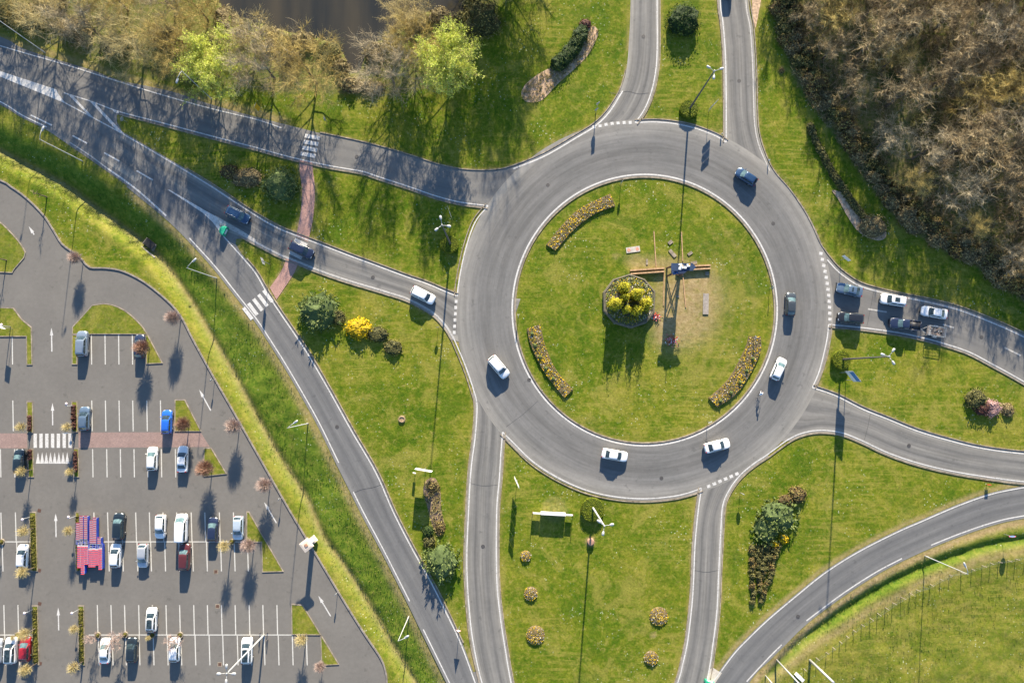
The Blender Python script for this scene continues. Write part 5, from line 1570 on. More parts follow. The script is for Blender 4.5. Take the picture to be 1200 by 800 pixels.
    q = MB(); q.prism([(X(t1) - .12, -wt * .74), (X(t1) - .05, 0), (X(t1) - .12, wt * .74), (X(t2) + .14, wt * .74), (X(t2) + .1, 0), (X(t2) + .14, -wt * .74)], H - .03, H + .010); out['roof_panel'] = q
    for s in (-1, 1):
        q = MB(); q.tube([(X(t1) - .25, s * wt * .93, H - .03), (X(t1) - .4, s * wt * .93, H + .05), (X(t2) + .35, s * wt * .93, H + .05), (X(t2) + .2, s * wt * .93, H - .03)], .028, 6); out['roof_rail%d' % s] = q
    q = MB(); q.lathe([(.20, -.11), (.31, -.11), (.325, -.08), (.325, .08), (.31, .11), (.20, .11)], 20); q.v = [(v[0], v[2], v[1] + .325) for v in q.v]; out['wheel'] = q
    q = MB(); q.lathe([(.03, -.10), (.19, -.125), (.20, -.09), (.20, .09), (.19, .125), (.03, .10)], 14); q.v = [(v[0], v[2], v[1] + .325) for v in q.v]; out['rim'] = q
    res = {}
    for n_, q in out.items():
        me = q.mesh(n_.rstrip('-01'), [TRIM, TRIM], n_ in ('body', 'wheel'))
        if n_ == 'body': pass
        res[n_] = me
    CAR_MESH[kind] = (res, k)
    return CAR_MESH[kind]

def setmat(o, *mats):
    for i, m in enumerate(mats):
        o.material_slots[i].link = 'OBJECT'; o.material_slots[i].material = m

def car(label, kind, px, heading, colour, cat='car', glass='dark', roof=None, rails=False, sunroof=False, group=None, name=None, zg=.03, rear_dark=False, scale=1.0):
    """px: middle of the car as seen on the map; heading in map degrees (0 right, 90 down)"""
    meshes, k = car_meshes(kind)
    p = at(px[0], px[1], .75); p.z = zg
    t = thing(name or {'van': 'van', 'pickup': 'pickup_truck'}.get(kind, 'car'), label, cat, p, -R(heading), group)
    t.scale = (scale,) * 3
    pm = PAINT[colour]; G = GLASS if glass == 'dark' else GLASS2
    def part(key, name, *mats, loc=None, parent=None):
        o = link_mesh(name, meshes[key], parent or t)
        setmat(o, *mats)
        if loc: o.location = loc
        return o
    part('body', 'body', pm, TRIM)
    part('windscreen', 'windscreen', G)
    part('rear_window', 'rear_window', GLASS)
    for s in 'rl':
        part(f'side_window_{s}0', 'side_window', GLASS)
        if f'side_window_{s}1' in meshes: part(f'side_window_{s}1', 'side_window', GLASS)
    for s in (-1, 1):
        part('headlight%d' % s, 'headlight', LAMPW); part('tail_light%d' % s, 'tail_light', LAMPR); part('mirror%d' % s, 'mirror', pm if colour != 'white' else TRIM)
        if rails: part('roof_rail%d' % s, 'roof_rail', CHROME)
    part('grille', 'grille', TRIM); part('bumper', 'bumper', TRIM)
    if sunroof: part('sunroof', 'sunroof', GLASS)
    if roof == 'glass': part('roof_panel', 'roof_panel', GLASS)
    W, Lc = k['W'], k['L']
    for x in (Lc * .31, -Lc * .29):
        for s in (-1, 1):
            w = part('wheel', 'wheel', RUBBER, loc=(x, s * (W / 2 - .115), 0))
            part('rim', 'rim', ALLOY, parent=w)
    return t

UP, DN = -90, 90
G_P, G_R, G_Q = 'cars parked in the car park', 'cars driving on the roundabout and its arms', 'cars queuing at the east entry'
for a in [
    ('blue grey parked car, at the left end of the northern bays', 'suv', (96.5, 402.5), UP, 'blue grey', {}),
    ('dark car parked under the russet bare tree', 'hatch', (163.5, 405.5), UP, 'navy', {}),
    ('blue grey hatchback parked right beside the median above the crossing', 'hatch', (99, 490), UP, 'steel blue', {}),
    ('bright blue hatchback parked next to the triangular grass island', 'hatch', (195.5, 494), UP, 'bright blue', dict(glass='dark')),
    ('white hatchback parked alone just below the paved crossing', 'hatch', (178.5, 537), UP, 'pearl', dict(glass='clear')),
    ('white saloon with a boot parked just below the paved crossing', 'sedan', (214, 537.5), UP, 'white', {}),
    ('dark teal car parked left of the median, under a tan tree', 'hatch', (22.5, 540), UP, 'dark teal', dict(glass='clear')),
    ('white hatchback parked left of the median, facing the trolleys across the lane', 'hatch', (26.5, 651.5), UP, 'white', {}),
    ('dark blue estate car parked right of the trolleys', 'suv', (139.5, 616), UP, 'dark teal', dict(glass='clear')),
    ('white hatchback parked nose to tail below the dark blue estate', 'hatch', (135.5, 650.5), UP, 'white', {}),
    ('silver hatchback parked facing south, right of the trolleys', 'hatch', (167.5, 651), DN, 'silver', {}),
    ('white hatchback parked facing south in the upper row', 'hatch', (188, 617), DN, 'white', {}),
    ('white van parked in the upper row, the largest vehicle there', 'van', (213, 618), UP, 'white', dict(glass='clear', cat='van')),
    ('maroon estate car parked behind the white van', 'suv', (216.5, 652), UP, 'maroon', dict(glass='clear')),
    ('navy hatchback parked alone between the van and the planter tree', 'hatch', (249.5, 620), UP, 'navy', dict(glass='clear')),
    ('pale blue hatchback parked by the pointed grass island, facing south', 'hatch', (279, 618.5), DN, 'pale blue', {}),
    ('white car with a black glass roof beside the red car', 'suv', (13, 761.5), UP, 'white', dict(roof='glass')),
    ('red hatchback parked at the lower left median', 'hatch', (29.5, 760), UP, 'red', dict(glass='clear')),
    ('grey car cut by the left edge of the photo, beside the white car', 'hatch', (-3.5, 762), UP, 'silver', {}),
    ('white coupe parked under the wide pink tree', 'sedan', (123, 762), UP, 'white', dict(glass='clear', scale=.93)),
    ('black hatchback parked right of the wide pink tree', 'hatch', (154.5, 761), UP, 'dark teal', dict(glass='dark')),
    ('white car with a dark roof, alone in the row above the lower line', 'hatch', (177.5, 725.5), UP, 'white', dict(roof='glass')),
    ('white hatchback parked below the planter, left of the empty bays', 'hatch', (204.5, 760.5), UP, 'white', dict(glass='clear')),
    ('white car with a dark glass roof crossed by the tall mast', 'suv', (289.5, 761.5), UP, 'white', dict(roof='glass')),
]:
    car(a[0], a[1], a[2], a[3], a[4], group=G_P, **a[5])
for a in [
    ('dark blue estate with roof rails entering from the west, in the tree shade', 'suv', (279, 252), 26, 'deep blue', dict(rails=True, glass='clear')),
    ('dark navy car on the footpath crossing of the west entry', 'suv', (353.5, 293), 24, 'navy', {}),
    ('white car on the west entry just before the give way line', 'suv', (496, 346), 27, 'white', {}),
    ('white car on the west side of the roundabout, pointing down right', 'suv', (584.5, 430), 50, 'white', {}),
    ('white car at the bottom of the roundabout, left of two', 'sedan', (720.5, 533), 10, 'white', {}),
    ('white car at the bottom of the roundabout, right of two', 'sedan', (840.5, 522), -14, 'white', {}),
    ('white car on the east side of the roundabout beside the cyclist', 'hatch', (912.5, 432), -65, 'white', dict(glass='clear')),
    ('dark grey car on the east side of the roundabout facing north', 'hatch', (926.5, 356), -86, 'dark grey', dict(glass='clear')),
    ('dark blue car leaving the roundabout at the top right', 'hatch', (874.5, 207), 214, 'deep blue', dict(glass='clear')),
    ('dark car on the north east road at the top edge', 'hatch', (853, -17), -92, 'navy', {}),
]:
    car(a[0], a[1], a[2], a[3], a[4], group=G_R, zg=.045, **a[5])
for a in [
    ('steel blue car with sunroof first in line at the east entry', 'sedan', (995.5, 339.5), 194, 'steel blue', dict(sunroof=True, glass='clear')),
    ('white car with sunroof second in line at the east entry', 'suv', (1046.5, 351.5), 189, 'white', dict(sunroof=True)),
    ('white car without sunroof third in line at the east entry', 'sedan', (1094.5, 366), 190, 'white', {}),
    ('black car beside the steel blue one at the east entry', 'suv', (996.5, 372.5), 186, 'black', dict(glass='clear')),
    ('dark navy pickup towing a cage trailer at the east entry', 'pickup', (1060, 380), 187, 'navy', dict(cat='pickup truck', glass='clear')),
]:
    car(a[0], a[1], a[2], a[3], a[4], group=G_Q, zg=.040, **a[5])

# cage trailer behind the pickup
p = at(1095.5, 388.3, .6); p.z = .04
t = thing('trailer', 'open cage trailer hitched behind the navy pickup', 'trailer', p, -R(189), G_Q)
GALV = plain('galvanised_steel', (.42, .43, .43), .45, .6)
mb = MB(); mb.box((0, 0, .62), (2.9, 1.62, .06)); mb.build('floor_panel', plain('trailer_floor', (.20, .16, .13), .9, var=.4), t)
mb = MB()
for s in (-1, 1):
    mb.tube([(-1.45, s * .81, .62), (-1.45, s * .81, 1.35), (1.45, s * .81, 1.35), (1.45, s * .81, .62)], .035, 6)
    for i in range(1, 9): mb.tube([(-1.45 + i * .32, s * .81, .64), (-1.45 + i * .32, s * .81, 1.34)], .012, 4)
    for z in (.8, .98, 1.16): mb.tube([(-1.45, s * .81, z), (1.45, s * .81, z)], .012, 4)
for x in (-1.45, 1.45):
    mb.tube([(x, -.81, 1.35), (x, .81, 1.35)], .035, 6)
    for z in (.8, .98, 1.16): mb.tube([(x, -.81, z), (x, .81, z)], .012, 4)
mb.build('cage', GALV, t)
mb = MB(); mb.tube([(1.4, -.6, .55), (2.4, 0, .5)], .04, 6); mb.tube([(1.4, .6, .55), (2.4, 0, .5)], .04, 6); mb.tube([(2.35, 0, .5), (2.7, 0, .5)], .05, 6); mb.tube([(2.2, .1, .1), (2.2, .1, .7)], .03, 6); mb.build('drawbar', GALV, t)
for s in (-1, 1):
    w = link_mesh('wheel', CAR_MESH['hatch'][0]['wheel'], t); setmat(w, RUBBER); w.location = (-.1, s * .95, 0)
    q = link_mesh('rim', CAR_MESH['hatch'][0]['rim'], w); setmat(q, ALLOY)
    mb = MB(); mb.loft([[(-.1 + .42 * math.cos(a), s * (.81 + o), .33 + .42 * math.sin(a)) for a in [math.pi * i / 8 for i in range(9)]] for o in (.02, .28)], closed=False, caps=False); mb.build('mudguard', GALV, t)
r = random.Random(4); mb = MB()
for i in range(14): mb.box((r.uniform(-1.2, 1.2), r.uniform(-.6, .6), .72), (r.uniform(.2, .6), r.uniform(.1, .4), .14), r.uniform(0, 3), r.choice((0, 1)))
mb.build('load', [plain('trailer_load', (.30, .22, .17), .9, var=.5), plain('trailer_rubbish', (.36, .33, .29), .9, var=.4)], t)

# ================================================================== shopping trolleys
TRM = [plain('trolley_red', (.50, .045, .065), .5), plain('trolley_blue', (.022, .07, .48), .45), plain('trolley_wire', (.56, .54, .54), .4, .15), plain('trolley_castor', (.03, .03, .03), .8)]
def trolley_mesh():
    mb = MB()   # handle end at y = 0, basket towards +y
    lo, hi = .24, .96
    A = [(-.24, .05, lo), (.24, .05, lo), (.20, .78, lo + .06), (-.20, .78, lo + .06)]; B = [(-.29, .0, hi), (.29, .0, hi), (.24, .86, hi - .08), (-.24, .86, hi - .08)]
    for i, m in ((0, 2), (1, 1), (3, 1), (2, 1)):
        j = (i + 1) % 4; mb.face((A[i], A[j], B[j], B[i]), m)
    mb.box((.315, .40, .62), (.03, .80, .66), 0, 1); mb.box((-.315, .40, .62), (.03, .80, .66), 0, 1)
    mb.face(A, 2)
    mb.tube([(-.30, -.09, 1.02), (.30, -.09, 1.02)], .026, 6, 0)
    mb.box((0, -.045, .975), (.52, .07, .03), 0, 0)
    mb.box((0, .095, .965), (.54, .17, .02), 0, 2)                               # red seat flap and handle cover
    mb.box((0, .07, .90), (.52, .02, .14), 0, 2)
    for i in range(4): mb.tube([B[i], B[(i + 1) % 4]], .016, 4, 2 if i else 0)
    for s in (-1, 1):
        mb.tube([(s * .27, -.07, 1.0), (s * .25, .10, .22), (s * .24, .15, .14), (s * .17, .88, .14)], .016, 5, 2)
        for y in (.12, .86): mb.lathe([(.02, -.02), (.06, -.02), (.06, .02), (.02, .02)], 8, m=3); nv = len(mb.v); k = [( s * (.24 if y < .5 else .17) + v[2], y + v[0], .065 + v[1]) for v in mb.v[-32:]]; mb.v[-32:] = k
    return mb.mesh('trolley', TRM)
TM = trolley_mesh()
cols = [(92.8, 612, 633, 1), (96.9, 604, 632, 1), (101.9, 604, 632, 1), (108.4, 609, 637, 1), (112.3, 606, 637, 1), (117.5, 629, 637.5, 1),
        (94.2, 639, 665, 0), (98.5, 639, 672.5, 0), (102.6, 639, 661, 0), (107.2, 643, 664, 0), (111.3, 642.5, 664, 0), (115.0, 643, 662, 0), (118.9, 642, 667, 0)]
cn = ['westernmost upper', 'second upper', 'third upper', 'fourth upper', 'fifth upper', 'short easternmost upper', 'westernmost lower', 'longest lower', 'third lower', 'fourth lower', 'fifth lower', 'sixth lower', 'easternmost lower']
for (x, y0, y1, up), nm in zip(cols, cn):
    a, b = at(x + 2.6, y0 - 1.5, 0), at(x + 2.6, y1 - 1.5, 0)
    d = (b - a); nT = max(2, int(round(d.length / .31)))
    for i in range(nT):
        q = a + d * (i + .5) / nT
        o = link_mesh('shopping_trolley', TM); o.location = (q.x, q.y, .02)
        o.rotation_euler = (0, 0, (math.pi if up else 0) + rnd.uniform(-.02, .02))
        tag(o, f'red and blue shopping trolley nested in the {nm} row', 'trolley', 'nested shopping trolleys')
# ================================================================== lamps, signs, people and the rest
STEEL = plain('lamp_steel', (.40, .41, .42), .45, .5, var=.12)
WHITE_S = plain('pale_lamp_paint', (.38, .385, .38), .5, var=.12)
DARKST = plain('dark_mast_paint', (.085, .075, .072), .6, var=.2)
LAMPG = plain('lamp_lens', (.70, .73, .75), .2)
WOODM = plain('weathered_timber', (.40, .25, .13), .85, var=.35, scale=2.5)
DWOOD = plain('dark_timber', (.12, .065, .04), .85, var=.35, scale=2.5)

def road_lamp(label, base, top, head, h=11.2, group='tall lamps along the main road', arm=None):
    """base, top, head: map points of the foot, the mast top and the lamp head"""
    b = at(*base); b.z = ground_z(b.x, b.y) - .02
    hd = at(*head, h + .2) - at(*top, h); hd.z = .25
    t = thing('street_lamp', label, 'street lamp', b, 0, group)
    mb = MB(); mb.tube([(0, 0, -.1), (0, 0, .9), (0, 0, .95), (0, 0, h)], [.11, .105, .08, .045], 10); mb.build('pole', WHITE_S, t, True)
    mb = MB(); mb.tube([(0, 0, h - .15), hd * .25 + Vector((0, 0, h + .12)), hd * .85 + Vector((0, 0, h + .2))], [.05, .045, .04], 8); mb.build('arm', WHITE_S, t, True)
    d = Vector((hd.x, hd.y, 0)).normalized(); e = Vector((-d.y, d.x, 0)); c = hd + Vector((0, 0, h - .03))
    mb = MB(); mb.loft([[c + d * x + e * (w * y) + Vector((0, 0, z)) for y, z in ((-1, 0), (-.8, .12), (.8, .12), (1, 0), (.8, -.06), (-.8, -.06))] for x, w in ((-.42, .08), (-.3, .15), (.15, .19), (.38, .12), (.44, .05))])
    hh = mb.build('lamp_head', STEEL, t, True)
    mb = MB(); mb.loft([[c + d * x + e * y + Vector((0, 0, z)) for x, y in ((-.2, -.12), (.25, -.12), (.25, .12), (-.2, .12))] for z in (-.05, -.085)]); mb.build('lens', LAMPG, hh)
    return t
road_lamp('tall street lamp in the far top left corner above the west road', (53, 62), (0, 19), (-4, 31))
road_lamp('tall street lamp above the west road beside the lime green tree', (248, 116), (213, 81), (208, 93))
road_lamp('tall street lamp on the grass bank below the hatched nose', (97, 189), (45, 164), (49, 152))
road_lamp('tall street lamp by the slip road level with the green bollard', (254, 326), (217, 314), (226, 305))
road_lamp('tall street lamp halfway down the slip road', (361, 496), (336, 501), (346, 494))
road_lamp('tall street lamp at the lower end of the slip road', (479, 722), (467, 752), (477, 747))
road_lamp('tall street lamp between the curved bypass and the fenced field', (1084, 651), (1135, 673), (1131, 662))

def mast(label, base, h, arms, pole_mat=DARKST, r0=.19, group='tall masts with several lamp heads', loc_z=0.0):
    b = at(*base); b.z = loc_z
    t = thing('lamp_mast', label, 'lamp mast', b, 0, group)
    mb = MB(); mb.tube([(0, 0, -.1), (0, 0, 1.2), (0, 0, h)], [r0, r0 * .9, r0 * .45], 12); mb.build('pole', pole_mat, t, True)
    for a in arms:
        d = Vector((math.cos(R(a)), math.sin(R(a)), 0)); e = Vector((-d.y, d.x, 0))
        mb = MB(); mb.tube([Vector((0, 0, h - .3)), d * .5 + Vector((0, 0, h + .02)), d * .85 + Vector((0, 0, h + .1))], [.05, .042, .036], 8); am = mb.build('arm', WHITE_S, t, True)
        c = d * 1.0 + Vector((0, 0, h + .1))
        mb = MB(); mb.loft([[c + d * x + e * (w * y) + Vector((0, 0, z)) for y, z in ((-1, 0), (-.7, .14), (.7, .14), (1, 0), (.7, -.06), (-.7, -.06))] for x, w in ((-.25, .07), (-.1, .18), (.2, .22), (.38, .18), (.44, .08))])
        mb.build('lamp_head', WHITE_S, am, True)
    mb = MB(); mb.lathe([(.02, h + .16), (.12, h + .12), (.14, h - .35), (.1, h - .4)], 10); mb.build('top_collar', WHITE_S, t)
    return t
mast('dark mast with three lamp heads on the north splitter island', (807.5, 128.5), 15.4, (15, 150, 262))
mast('dark mast with three lamp heads on the west splitter island', (528.3, 286.5), 15.4, (100, 222, -12))
mast('dark mast with three lamp heads on the east splitter island', (985.5, 421), 15.4, (58, 165, -62))
mast('pale mast with three lamp heads on the south lawn', (694.3, 593.8), 15.4, (12, 140, 258), WHITE_S)
pm = mast('pale mast with four lamp heads in the car park', (309.5, 743.5), 15.4, (0, 90, 180, 270), WHITE_S, .17, loc_z=.02)
for i, (dx, dy) in enumerate(((-4.5, -3), (4, -3), (-4.5, 4), (4.5, 5))):
    b = at(309.5 + dx, 743.5 + dy); mb = MB(); mb.lathe([(.07, 0), (.07, .75), (.08, .78), (.06, .88), (.01, .9)], 12)
    o = mb.build('bollard', DARKST); o.location = (b.x, b.y, .02); tag(o, 'dark steel bollard guarding the foot of the four headed mast', 'bollard', 'bollards at the car park mast')

def small_lamp(label, base, head, h=5.0, group='low lamps of the car park'):
    b = at(*base); b.z = .1
    hd = at(*head, h) - at(*base, 0); hd.z = 0
    k = min(.45 if h < 2.9 else .9, hd.length); hd = hd.normalized() * k
    t = thing('street_lamp', label, 'street lamp', b, 0, group)
    mb = MB(); mb.tube([(0, 0, -.05), (0, 0, .6), (0, 0, h)], [.085, .07, .045], 8); mb.build('pole', STEEL, t, True)
    mb = MB(); mb.tube([(0, 0, h - .1), hd * .5 + Vector((0, 0, h + .08)), hd + Vector((0, 0, h + .05))], .035, 6); mb.build('arm', STEEL, t, True)
    c = hd + Vector((0, 0, h)); mb = MB(); mb.lathe([(.05, .12), (.20, .06), (.24, -.02), (.18, -.08)], 14); o = mb.build('lamp_head', plain('frosted_head', (.62, .52, .55), .4), t, True); o.location = c
for lab, b, h in (('low lamp at the top of the right median above the crossing', (88, 475), (78, 473)), ('low lamp at the top of the strip beside the trolleys', (91, 604), (80.5, 605.5)), ('low lamp at the top of the lower right median', (94, 713), (84.5, 718)),
                  ('low lamp at the foot of the lower right median', (97, 776.5), (86, 779.5)), ('low lamp at the top of the median left of the trolleys', (37, 605), (26.5, 608.5)), ('low lamp at the top of the lower left median', (40, 713), (29, 718)),
                  ('low lamp standing on the left island beside the up arrow', (13, 383), (2, 380.5))): small_lamp(lab, b, h, 2.4 if 'left island' not in lab else 3.0)

# ---- traffic signs
SIGN_W = plain('sign_white', (.66, .66, .65), .45, var=.06)
SIGN_B = plain('sign_blue', (.020, .16, .42), .4, var=.08)
SIGN_R = plain('sign_red', (.45, .03, .03), .4, var=.08)
SIGN_G = plain('sign_grey_back', (.38, .39, .40), .45, .4, var=.1)
SIGN_Y = plain('sign_yellow', (.62, .36, .02), .45, var=.08)
def sign(label, base, shape, z0, w, h, rotz, face, back=SIGN_G, posts=1, name='road_sign', z=None, cat='road sign', boards=1, border=None, group=None):
    """panel of width w and height h whose lower edge is z0 above the ground; rotz = direction the face looks towards"""
    b = at(*base); b.z = (ground_z(b.x, b.y) if z is None else z)
    t = thing(name, label, cat, b, R(rotz), group)
    hh = h / boards
    top = z0 + h
    for i in range(posts):
        y = 0 if posts == 1 else (-w * .36 + w * .72 * i / (posts - 1))
        mb = MB(); mb.tube([(-.05, y, -.1), (-.05, y, top - .03)], .04 if posts == 1 else .055, 8); mb.build('post', STEEL, t, True)
    for k in range(boards):
        mb = MB(); zc = z0 + hh * (k + .5); H2 = hh * (.46 if boards > 1 else .5)
        if shape == 'rect': out = [(-w / 2, -H2), (w / 2, -H2), (w / 2, H2), (-w / 2, H2)]
        elif shape == 'arrow': out = [(-w / 2, -H2), (w * .38, -H2), (w / 2, 0), (w * .38, H2), (-w / 2, H2)]
        elif shape == 'round': out = [(w / 2 * math.cos(a * math.pi / 10), h / 2 * math.sin(a * math.pi / 10)) for a in range(20)]
        else: out = [(-w / 2, H2), (0, -H2), (w / 2, H2)][::-1] if shape == 'yield' else [(-w / 2, -H2), (w / 2, -H2), (0, H2)]
        c = 1 if border is None else .8
        mb.loft([[(-.02, y, zc + zz_) for y, zz_ in out], [(.005, y, zc + zz_) for y, zz_ in out]], 0)
        pn = mb.build('panel', [back], t)
        mb = MB(); mb.face([(.008, y * .98, zc + zz_ * .97) for y, zz_ in out], 0)
        if border is not None: mb.face([(.011, y * c, zc + zz_ * c) for y, zz_ in out], 1)
        mb.build('face', [face if border is None else border, face], pn)
    return t
sign('round give way side sign at the north exit, a blue panel above it', (697.5, 133), 'round', 1.5, .85, .85, 120, SIGN_W, border=SIGN_R)
sign('small blue plate on a post behind the round sign at the north exit', (698.5, 128), 'rect', 2.3, .7, .7, 120, SIGN_B)
sign('stack of direction boards on the north splitter island', (830, 131), 'arrow', 2.1, 2.1, 1.7, 135, SIGN_W, boards=3)
sign('thin grey direction panel beside the west island mast', (529, 254), 'rect', 1.8, 2.2, 1.8, 20, SIGN_G)
sign('blue and white direction panel beside the hedge on the east island', (987.5, 441), 'rect', 2.3, 2.3, 2.7, 218, SIGN_W, posts=2)
sign('small pale panel on the verge before the east queue', (985, 305), 'rect', 1.6, 1.5, 1.0, 230, SIGN_W)
sign('round sign on the north west of the central island', (727, 216), 'round', 1.2, .8, .8, 140, SIGN_W, border=SIGN_B)
sign('round sign on the west edge of the central island', (607, 371), 'round', 1.0, .75, .75, 190, SIGN_W, border=SIGN_B)
sign('yellowish round sign on the east of the central island', (882.5, 396), 'round', .9, .75, .75, 10, SIGN_Y)
sign('blue round sign on the east edge of the central island', (902, 338), 'round', 1.0, .75, .75, 0, SIGN_B, border=SIGN_W)
sign('round sign on the south east edge of the central island', (829, 494), 'round', 1.3, .8, .8, -60, SIGN_W, border=SIGN_B)
sign('stack of five pale arrow boards on the south lawn by the exit road', (605.5, 562), 'arrow', 1.4, 1.9, 3.3, 205, SIGN_W, back=SIGN_W, boards=5)
sign('white sign board on a single post above the mulch bed', (499, 548), 'rect', 1.9, 2.9, 2.0, 260, SIGN_W, back=SIGN_W)
sign('small white plate left of the board above the mulch bed', (486.5, 553), 'rect', .6, .5, .9, 250, SIGN_W, back=SIGN_W)
sign('small round sign before the west entry give way line', (513.5, 384), 'round', 1.1, .6, .6, 100, SIGN_W, border=SIGN_R)
sign('blue panel lamp post sign on the grass beside the lower pink path', (316.5, 310), 'rect', 3.0, 1.2, 1.2, 200, SIGN_B, border=SIGN_W)
sign('triangular white sign between the slip road and the south exit', (538.5, 733), 'triangle', 2.0, 1.0, .9, 80, SIGN_W, border=SIGN_R)
sign('blue round arrow sign on the nose of the west island', (148, 143), 'round', 1.0, .85, .85, 160, SIGN_W, border=SIGN_B)
sign('yellow and white panel on a dark post beside the west road', (308, 133), 'rect', 1.6, .9, 2.2, -22, SIGN_Y, back=SIGN_W)
sign('small blue sign on the lawn north of the zebra crossing', (383, 143), 'rect', 1.0, .6, 1.1, 180, SIGN_B)
sign('round sign on the south east lawn near the exit kerb', (867, 577), 'round', 1.2, .8, .8, -120, SIGN_W)
sign('round red and blue sign by the ditch near the right edge', (1176, 625), 'round', 1.6, 1.0, 1.0, 100, SIGN_B, border=SIGN_R)
sign('small reddish square plate on the tip of the south east lawn', (1156, 567), 'rect', .35, .6, .6, 90, SIGN_R, back=SIGN_R)
sign('blue crossing sign on the right median of the car park', (89, 506), 'rect', 2.0, 1.0, 1.0, 90, SIGN_B, border=SIGN_W, z=.1)
sign('small pale sign on the verge above the ditch lamp', (251.5, 445), 'round', 1.2, .6, .6, 150, SIGN_W)
sign('small sign on the verge beside the arrow marked lane', (330, 583), 'round', 1.2, .6, .6, 150, SIGN_W)
sign('small pale sign on the kerb of the lower car park lane', (395.5, 693), 'round', 1.3, .6, .6, 150, SIGN_W)
sign('white flag shaped sign beside the low lamp on the left island', (16, 385), 'rect', 2.3, 1.0, 1.0, 60, SIGN_W, z=.1)
sign('small pale marker post at the corner of the north splitter island', (845, 158), 'rect', .3, .25, .5, -60, SIGN_W)
sign('small white marker post by the kerb of the north east verge', (900, 189), 'rect', .3, .3, .6, 200, SIGN_W)
# blue field of the direction panel on the east island
for o in list(bpy.data.objects):
    if o.get('label', '').startswith('blue and white direction panel'):
        pn = [c for c in o.children if c.name.startswith('panel')][0]
        mb = MB(); mb.face([(.012, y, z) for y, z in ((-.95, 3.55), (1.05, 3.55), (1.05, 4.9), (-.95, 4.9))]); mb.build('blue_field', SIGN_B, pn)

# white board with side wings on the south lawn
b = at(648, 600.5); t = thing('sign_board', 'wide white board with lower side wings on the south lawn', 'sign board', b, R(-3))
mb = MB(); mb.box((0, 0, .80), (4.3, .36, 1.35)); mb.build('centre_panel', SIGN_W, t)
for x, w in ((-2.85, 1.35), (2.75, 1.1)):
    mb = MB(); mb.box((x, -.05, .98), (w, .12, .85)); mb.build('wing_panel', SIGN_W, t)
for x in (-3.55, 3.4, -1.8, 1.8):
    mb = MB(); mb.tube([(x, 0, -.1), (x, 0, 1.8 if abs(x) > 3 else .8)], .05, 8); mb.build('post', DWOOD, t)

# ---- green divider bollards in the gore noses
GREEN = plain('green_plastic', (.018, .30, .17), .4, var=.15)
def gore_bollard(label, px, rot, z=.02):
    b = at(*px); b.z = z
    t = thing('divider_bollard', label, 'bollard', b, R(rot), 'green divider bollards')
    mb = MB(); n = 14; rings = []
    for k, zz_ in ((1.0, 0), (1.0, .95), (.93, 1.05), (.7, 1.10)):
        rings.append([(-.15 * k + .0, -.85 * k, zz_), *[(.95 * k * math.cos(a), .85 * k * math.sin(a), zz_) for a in [-math.pi / 2 + math.pi * i / n for i in range(1, n)]], (-.15 * k, .85 * k, zz_)])
    mb.loft(rings); mb.build('body', GREEN, t)
    mb = MB(); mb.box((-.165, 0, .55), (.03, .9, .5)); mb.box((.965, 0, .6), (.03, .5, .4)); mb.build('reflector', SIGN_W, t)
gore_bollard('green bollard at the western nose between the entry and the slip road', (265.5, 272), 155)
gore_bollard('green bollard at the bottom nose between the south exit and the bypass', (830.5, 797), 250, .05)

# ---- tower sculpture on the central island
c = at(789, 319)
t = thing('timber_tower', 'wooden tower with a blue box and white top on four legs, central island', 'tower sculpture', c, 0)
hgt = 6.2
for sx in (-1, 1):
    for sy in (-1, 1):
        mb = MB(); mb.tube([(sx * 1.15, sy * .75, -.1), (sx * .85, sy * .6, 3.2), (sx * .8, sy * .55, 5.4)], [.17, .15, .13], 6); mb.build('leg', DWOOD, t)
mb = MB()
for sy in (-1, 1): mb.tube([(-1.1, sy * .7, .5), (.85, sy * .6, 2.9)], .08, 6); mb.tube([(1.1, sy * .7, .5), (-.85, sy * .6, 2.9)], .08, 6)
mb.build('brace', DWOOD, t)
BLUEB = plain('faded_blue_boards', (.035, .09, .22), .6, var=.4, scale=3)
mb = MB(); mb.box((0, 0, 4.25), (2.2, 1.5, 2.3), 0, 0, .92); mb.build('box', BLUEB, t)
mb = MB(); mb.loft([[(-1.5, -.5, 5.38), (1.7, -.5, 5.38), (1.9, 0, 5.38), (1.7, .5, 5.38), (-1.5, .5, 5.38)], [(-1.7, -.65, 5.75), (1.9, -.65, 5.75), (2.5, 0, 5.75), (1.9, .65, 5.75), (-1.7, .65, 5.75)]]); mb.build('hull', plain('dark_blue_hull', (.02, .04, .085), .5), t)
mb = MB(); r = random.Random(2)
for i in range(9): mb.box((r.uniform(-1.1, 1.4), r.uniform(-.35, .4), 5.85), (r.uniform(.3, .6), r.uniform(.2, .5), r.uniform(.2, .45)), r.uniform(-.2, .2), 0 if i % 4 else 1)
mb.build('cargo', [SIGN_W, SIGN_Y], t)
mb = MB(); mb.tube([(0, 0, 5.7), (0, 0, 7.1)], [.07, .05], 8); mb.build('finial', SIGN_W, t)
mb = MB(); mb.tube([(-.55, -.72, 4.4), (-.55, -.95, 5.2)], .18, 8); mb.lathe([(.03, 4.1), (.34, 4.35), (.34, 4.7), (.03, 4.9)], 10, (-.9, -.8)); mb.build('barrel', BLUEB, t)
def beam(label, a, b, w=.22, h=.18, mat=WOODM, z=.0):
    A, B = at(*a), at(*b); c = (A + B) / 2; d = B - A
    mb = MB(); mb.box((0, 0, h / 2), (d.length, w, h)); o = mb.build('timber_beam', mat); o.location = (c.x, c.y, z); o.rotation_euler = (0, 0, math.atan2(d.y, d.x))
    return tag(o, label, 'beam', 'timber beams around the tower')
beam('upper long timber beam running west from the tower', (738, 317.3), (778, 314.6), .26, .55); beam('lower long timber beam running west from the tower', (738.5, 321.3), (778, 318.4), .26, .55)
